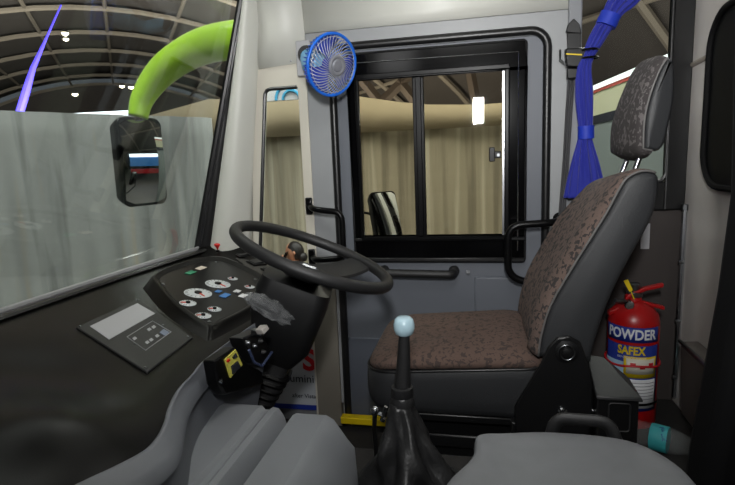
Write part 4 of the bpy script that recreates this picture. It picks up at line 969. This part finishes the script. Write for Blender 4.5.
# ================================================================== extinguisher
ec = V((.535, 1.90, .19)); ex = thing('fire_extinguisher', 'red powder fire extinguisher with blue label standing behind the seat', 'fire extinguisher', ec)
ER = .082
T_ = Matrix.Translation(ec)
MB().lathe([(.06, 0), (ER-.004, .004), (ER, .015), (ER, .375), (ER-.006, .40), (ER-.025, .425), (.035, .44), (.024, .445), (.022, .46)], 40, T_).build('cylinder', M_red, ex, angle=35)
def band(z0, z1, a0, a1, m, name, r=ER+.0008, par=ex):
    rows = [[ec+V((r*cos(q), r*sin(q), z)) for q in [a0+(a1-a0)*k/24 for k in range(25)]] for z in (z0, z1)]
    return MB().grid(rows).build(name, m, par, angle=0, solid=.0006)
vd = atan2(-ec.y, -ec.x)   # towards the viewer side
A0, A1 = vd-1.25, vd+1.15
zz = lambda y: onY(630, y, ec.y-ER).z-ec.z
band(zz(343), zz(328), A0, A1, M_navy, 'label_band')
lb = band(zz(411), zz(346), A0, A1, M_navy, 'label_body')
band(zz(405), zz(363), A0, A0+1.0, mat('label_pale', (150, 180, 205), .5), 'label_picture', ER+.0016)
band(zz(378), zz(357), A0+.95, A1-.12, M_yel, 'label_yellow', ER+.0018)
band(zz(374), zz(359), A0+1.05, A1-.22, mat('label_cream', (220, 215, 200), .5), 'label_pictograms', ER+.0026)
band(zz(408), zz(379.5), A0+.95, A1-.12, M_white, 'label_text_block', ER+.0018)
for k in range(6): band(zz(383+3.2*k)-.001, zz(383+3.2*k)+.001, A0+1.05, A1-.2, mat('label_lines', (120, 122, 130), .5), 'text_line', ER+.0024)
band(zz(405.5), zz(403), A0, A1+.2, M_black, 'strap_lower', ER+.003)
for k in range(3): band(zz(366.5)-.008*(k % 2), zz(363)-.008*(k % 2), A0+1.2+.35*k, A0+1.4+.35*k, M_redtxt, 'pictogram', ER+.0032)
def wrap(ac, zc, r=ER+.0022):
    def f(p): q = ac+p.x/r; rr_ = r+p.z; return ec+V((rr_*cos(q), rr_*sin(q), zc+p.y))
    return f
ac = vd-.06
text('lettering', 'POWDER', .049, None, M_white, ex, .0012, .80, wrap(ac-.0, zz(335.5)))
text('lettering', 'SAFEX', .040, None, M_yel, ex, .0012, .78, wrap(ac+.02, zz(351.5)))
text('lettering', 'DRY CHEMICAL POWDER', .010, None, M_white, ex, 0, .8, wrap(ac+.05, zz(358.5)-.0))
# valve head
hz = ec+V((0, 0, .455))
MB().lathe([(.022, 0), (.026, .004), (.026, .018), (.017, .022), (.017, .045), (.012, .05)], 20, Matrix.Translation(hz)).build('valve', M_steel, ex)
MB().lathe([(.015, 0), (.016, .006), (.013, .010), (.004, .010)], 20, frame(onY(629, 305, 1.86), (1, 0, 0), (0, -1, 0))).build('pressure_gauge', M_chrome, ex)
MB().tube([onY(632, 302, 1.89), onY(624, 302, 1.88), onY(615, 301, 1.87)], [.010, .009, .008], 12).build('outlet', M_steel, ex)
def lev(pts, w, name):
    P_ = [onY(x, y, 1.89) for x, y in pts]; rings = []
    for i, p in enumerate(P_):
        h_ = .009 if i else .012
        rings.append([p+V((0, -w, -h_)), p+V((0, w, -h_)), p+V((0, w, h_*.4)), p+V((0, -w, h_*.4))])
    return MB().loft(rings).build(name, M_red, ex, .003)
lev([(625, 297), (634, 292), (645, 288), (663, 284)], .011, 'squeeze_lever')
lev([(630, 299), (642, 301), (652, 304), (664, 307)], .011, 'carry_handle')
lev([(608, 312), (618, 307), (632, 306), (648, 309)], .014, 'neck_cover')
MB().prism([onY(623.5, 281, 1.865), onY(628, 279.5, 1.865), onY(633, 290, 1.865), onY(629.5, 292, 1.865)], (0, .003, 0)).build('safety_tag', M_yel, ex)
MB().tube([onY(631, 291, 1.866), onY(634, 299, 1.866)], .002, 6).build('tag_string', M_yel, ex)
MB().tube([ec+V(((ER+.004)*cos(q), (ER+.004)*sin(q), zz(367)+.004*sin(q*3))) for q in [2*pi*k/40 for k in range(40)]], .004, 8, True).build('red_cord', M_redtxt, ex)

# bottle lying on the floor
a = V((.48, 1.75, .232)); b = V((.685, 1.64, .232)); d = (b-a).normalized()
bo = thing('water_bottle', 'clear plastic water bottle with a teal label lying on the floor by the bulkhead', 'bottle', a+V((0, 0, -.04)))
MBt = frame(a, (0, 0, 1), d)
pf = [(.012, -.07), (.038, -.068), (.041, -.05)]
for k in range(7): pf += [(.041, -.045+k*.017), (.038, -.037+k*.017)]
pf += [(.041, .075), (.0405, .13), (.041, .135), (.038, .15), (.034, .165), (.026, .185), (.016, .205), (.014, .225)]
MB().lathe(pf, 28, MBt).build('body', M_bottle, bo, angle=0)
MB().lathe([(.0415, .078), (.0420, .080), (.0420, .126), (.0415, .128)], 28, MBt).build('label', M_teal, bo)
text('lettering', '200 ml', .020, frame(MBt @ V((0, 0, .103))+V((0, -.031, .030)), V((d.z, 0, 1)), (0, -.7, .7)), M_navy, bo, 0, .8)
MB().lathe([(.016, .216), (.0165, .218), (.0165, .236), (.002, .238)], 20, MBt).build('cap', M_white, bo)

# ================================================================== lights
def area(name, loc, to, size, e, col=(1, 1, 1), sy=None, spread=None):
    l = bpy.data.lights.new(name, 'AREA'); l.energy = e; l.size = size; l.color = col
    if sy: l.shape = 'RECTANGLE'; l.size_y = sy
    if spread: l.spread = spread
    o = bpy.data.objects.new(name, l); COL.objects.link(o); o.location = loc
    o.rotation_euler = (V(to)-V(loc)).to_track_quat('-Z', 'Y').to_euler(); return o
# camera flash, then two added fill lights without fittings
area('cab_flash_fill', (.02, -.15, 1.50), (-.15, 2.1, 1.9), .08, 14.5, (1, 1, .99), sy=.2, spread=radians(118))  # stands for the flash just above the lens
area('cab_flash_fill', (-.1, 1.0, 1.92), (-.35, 1.5, 1.0), .5, 4.2, (1, .98, .95))  # added overhead fill for the covers and lower cab
area('cab_flash_fill', (-.55, .3, 1.9), (.7, 1.6, 1.5), .3, 2, (1, 1, .99), spread=radians(95))  # added fill towards the bulkhead side
# unseen fill lights added in the hall for drapes, bus side and roof
area('hall_fill', (1.2, 4.2, 3.4), (.8, 2.2, .8), 1, 60, (1, .98, .95))  # added to brighten the bus side reflected in the mirror
area('hall_fill', (-1.9, .9, 3.6), (-2.0, 2.6, 1.6), .8, 24, (1, .98, .94), spread=radians(80))  # added close by to brighten the lime mirror arm
area('hall_fill', (-3.0, 2.6, 5.0), (-4.6, 3.8, 0), 2.5, 58, (1, .98, .95))
area('hall_fill', (-.6, 3.6, 4.6), (-.8, 5.6, 0), 2.5, 200, (1, .97, .92))
area('hall_fill', (3, 5, 4.5), (3, 2.2, .8), 3, 200, (1, .97, .92))
area('roof_fill', (-10, 14, .5), (-14, 20, 9), 10, 8500, (1, .95, .88))  # added uplight that brightens the arched roof
area('roof_fill', (-3, 9, .8), (-2, 12, 9), 6, 600, (1, .95, .88))
area('roof_fill', (5, 10, .8), (6, 13, 9), 6, 450, (1, .95, .88))
w = bpy.data.worlds.new('w'); SC.world = w; w.use_nodes = True
w.node_tree.nodes['Background'].inputs[0].default_value = (.75, .8, .9, 1); w.node_tree.nodes['Background'].inputs[1].default_value = .12
SC.view_settings.view_transform = 'Standard'; SC.view_settings.look = 'None'; SC.view_settings.exposure = 0; SC.view_settings.gamma = 1; SC.view_settings.use_curve_mapping = False
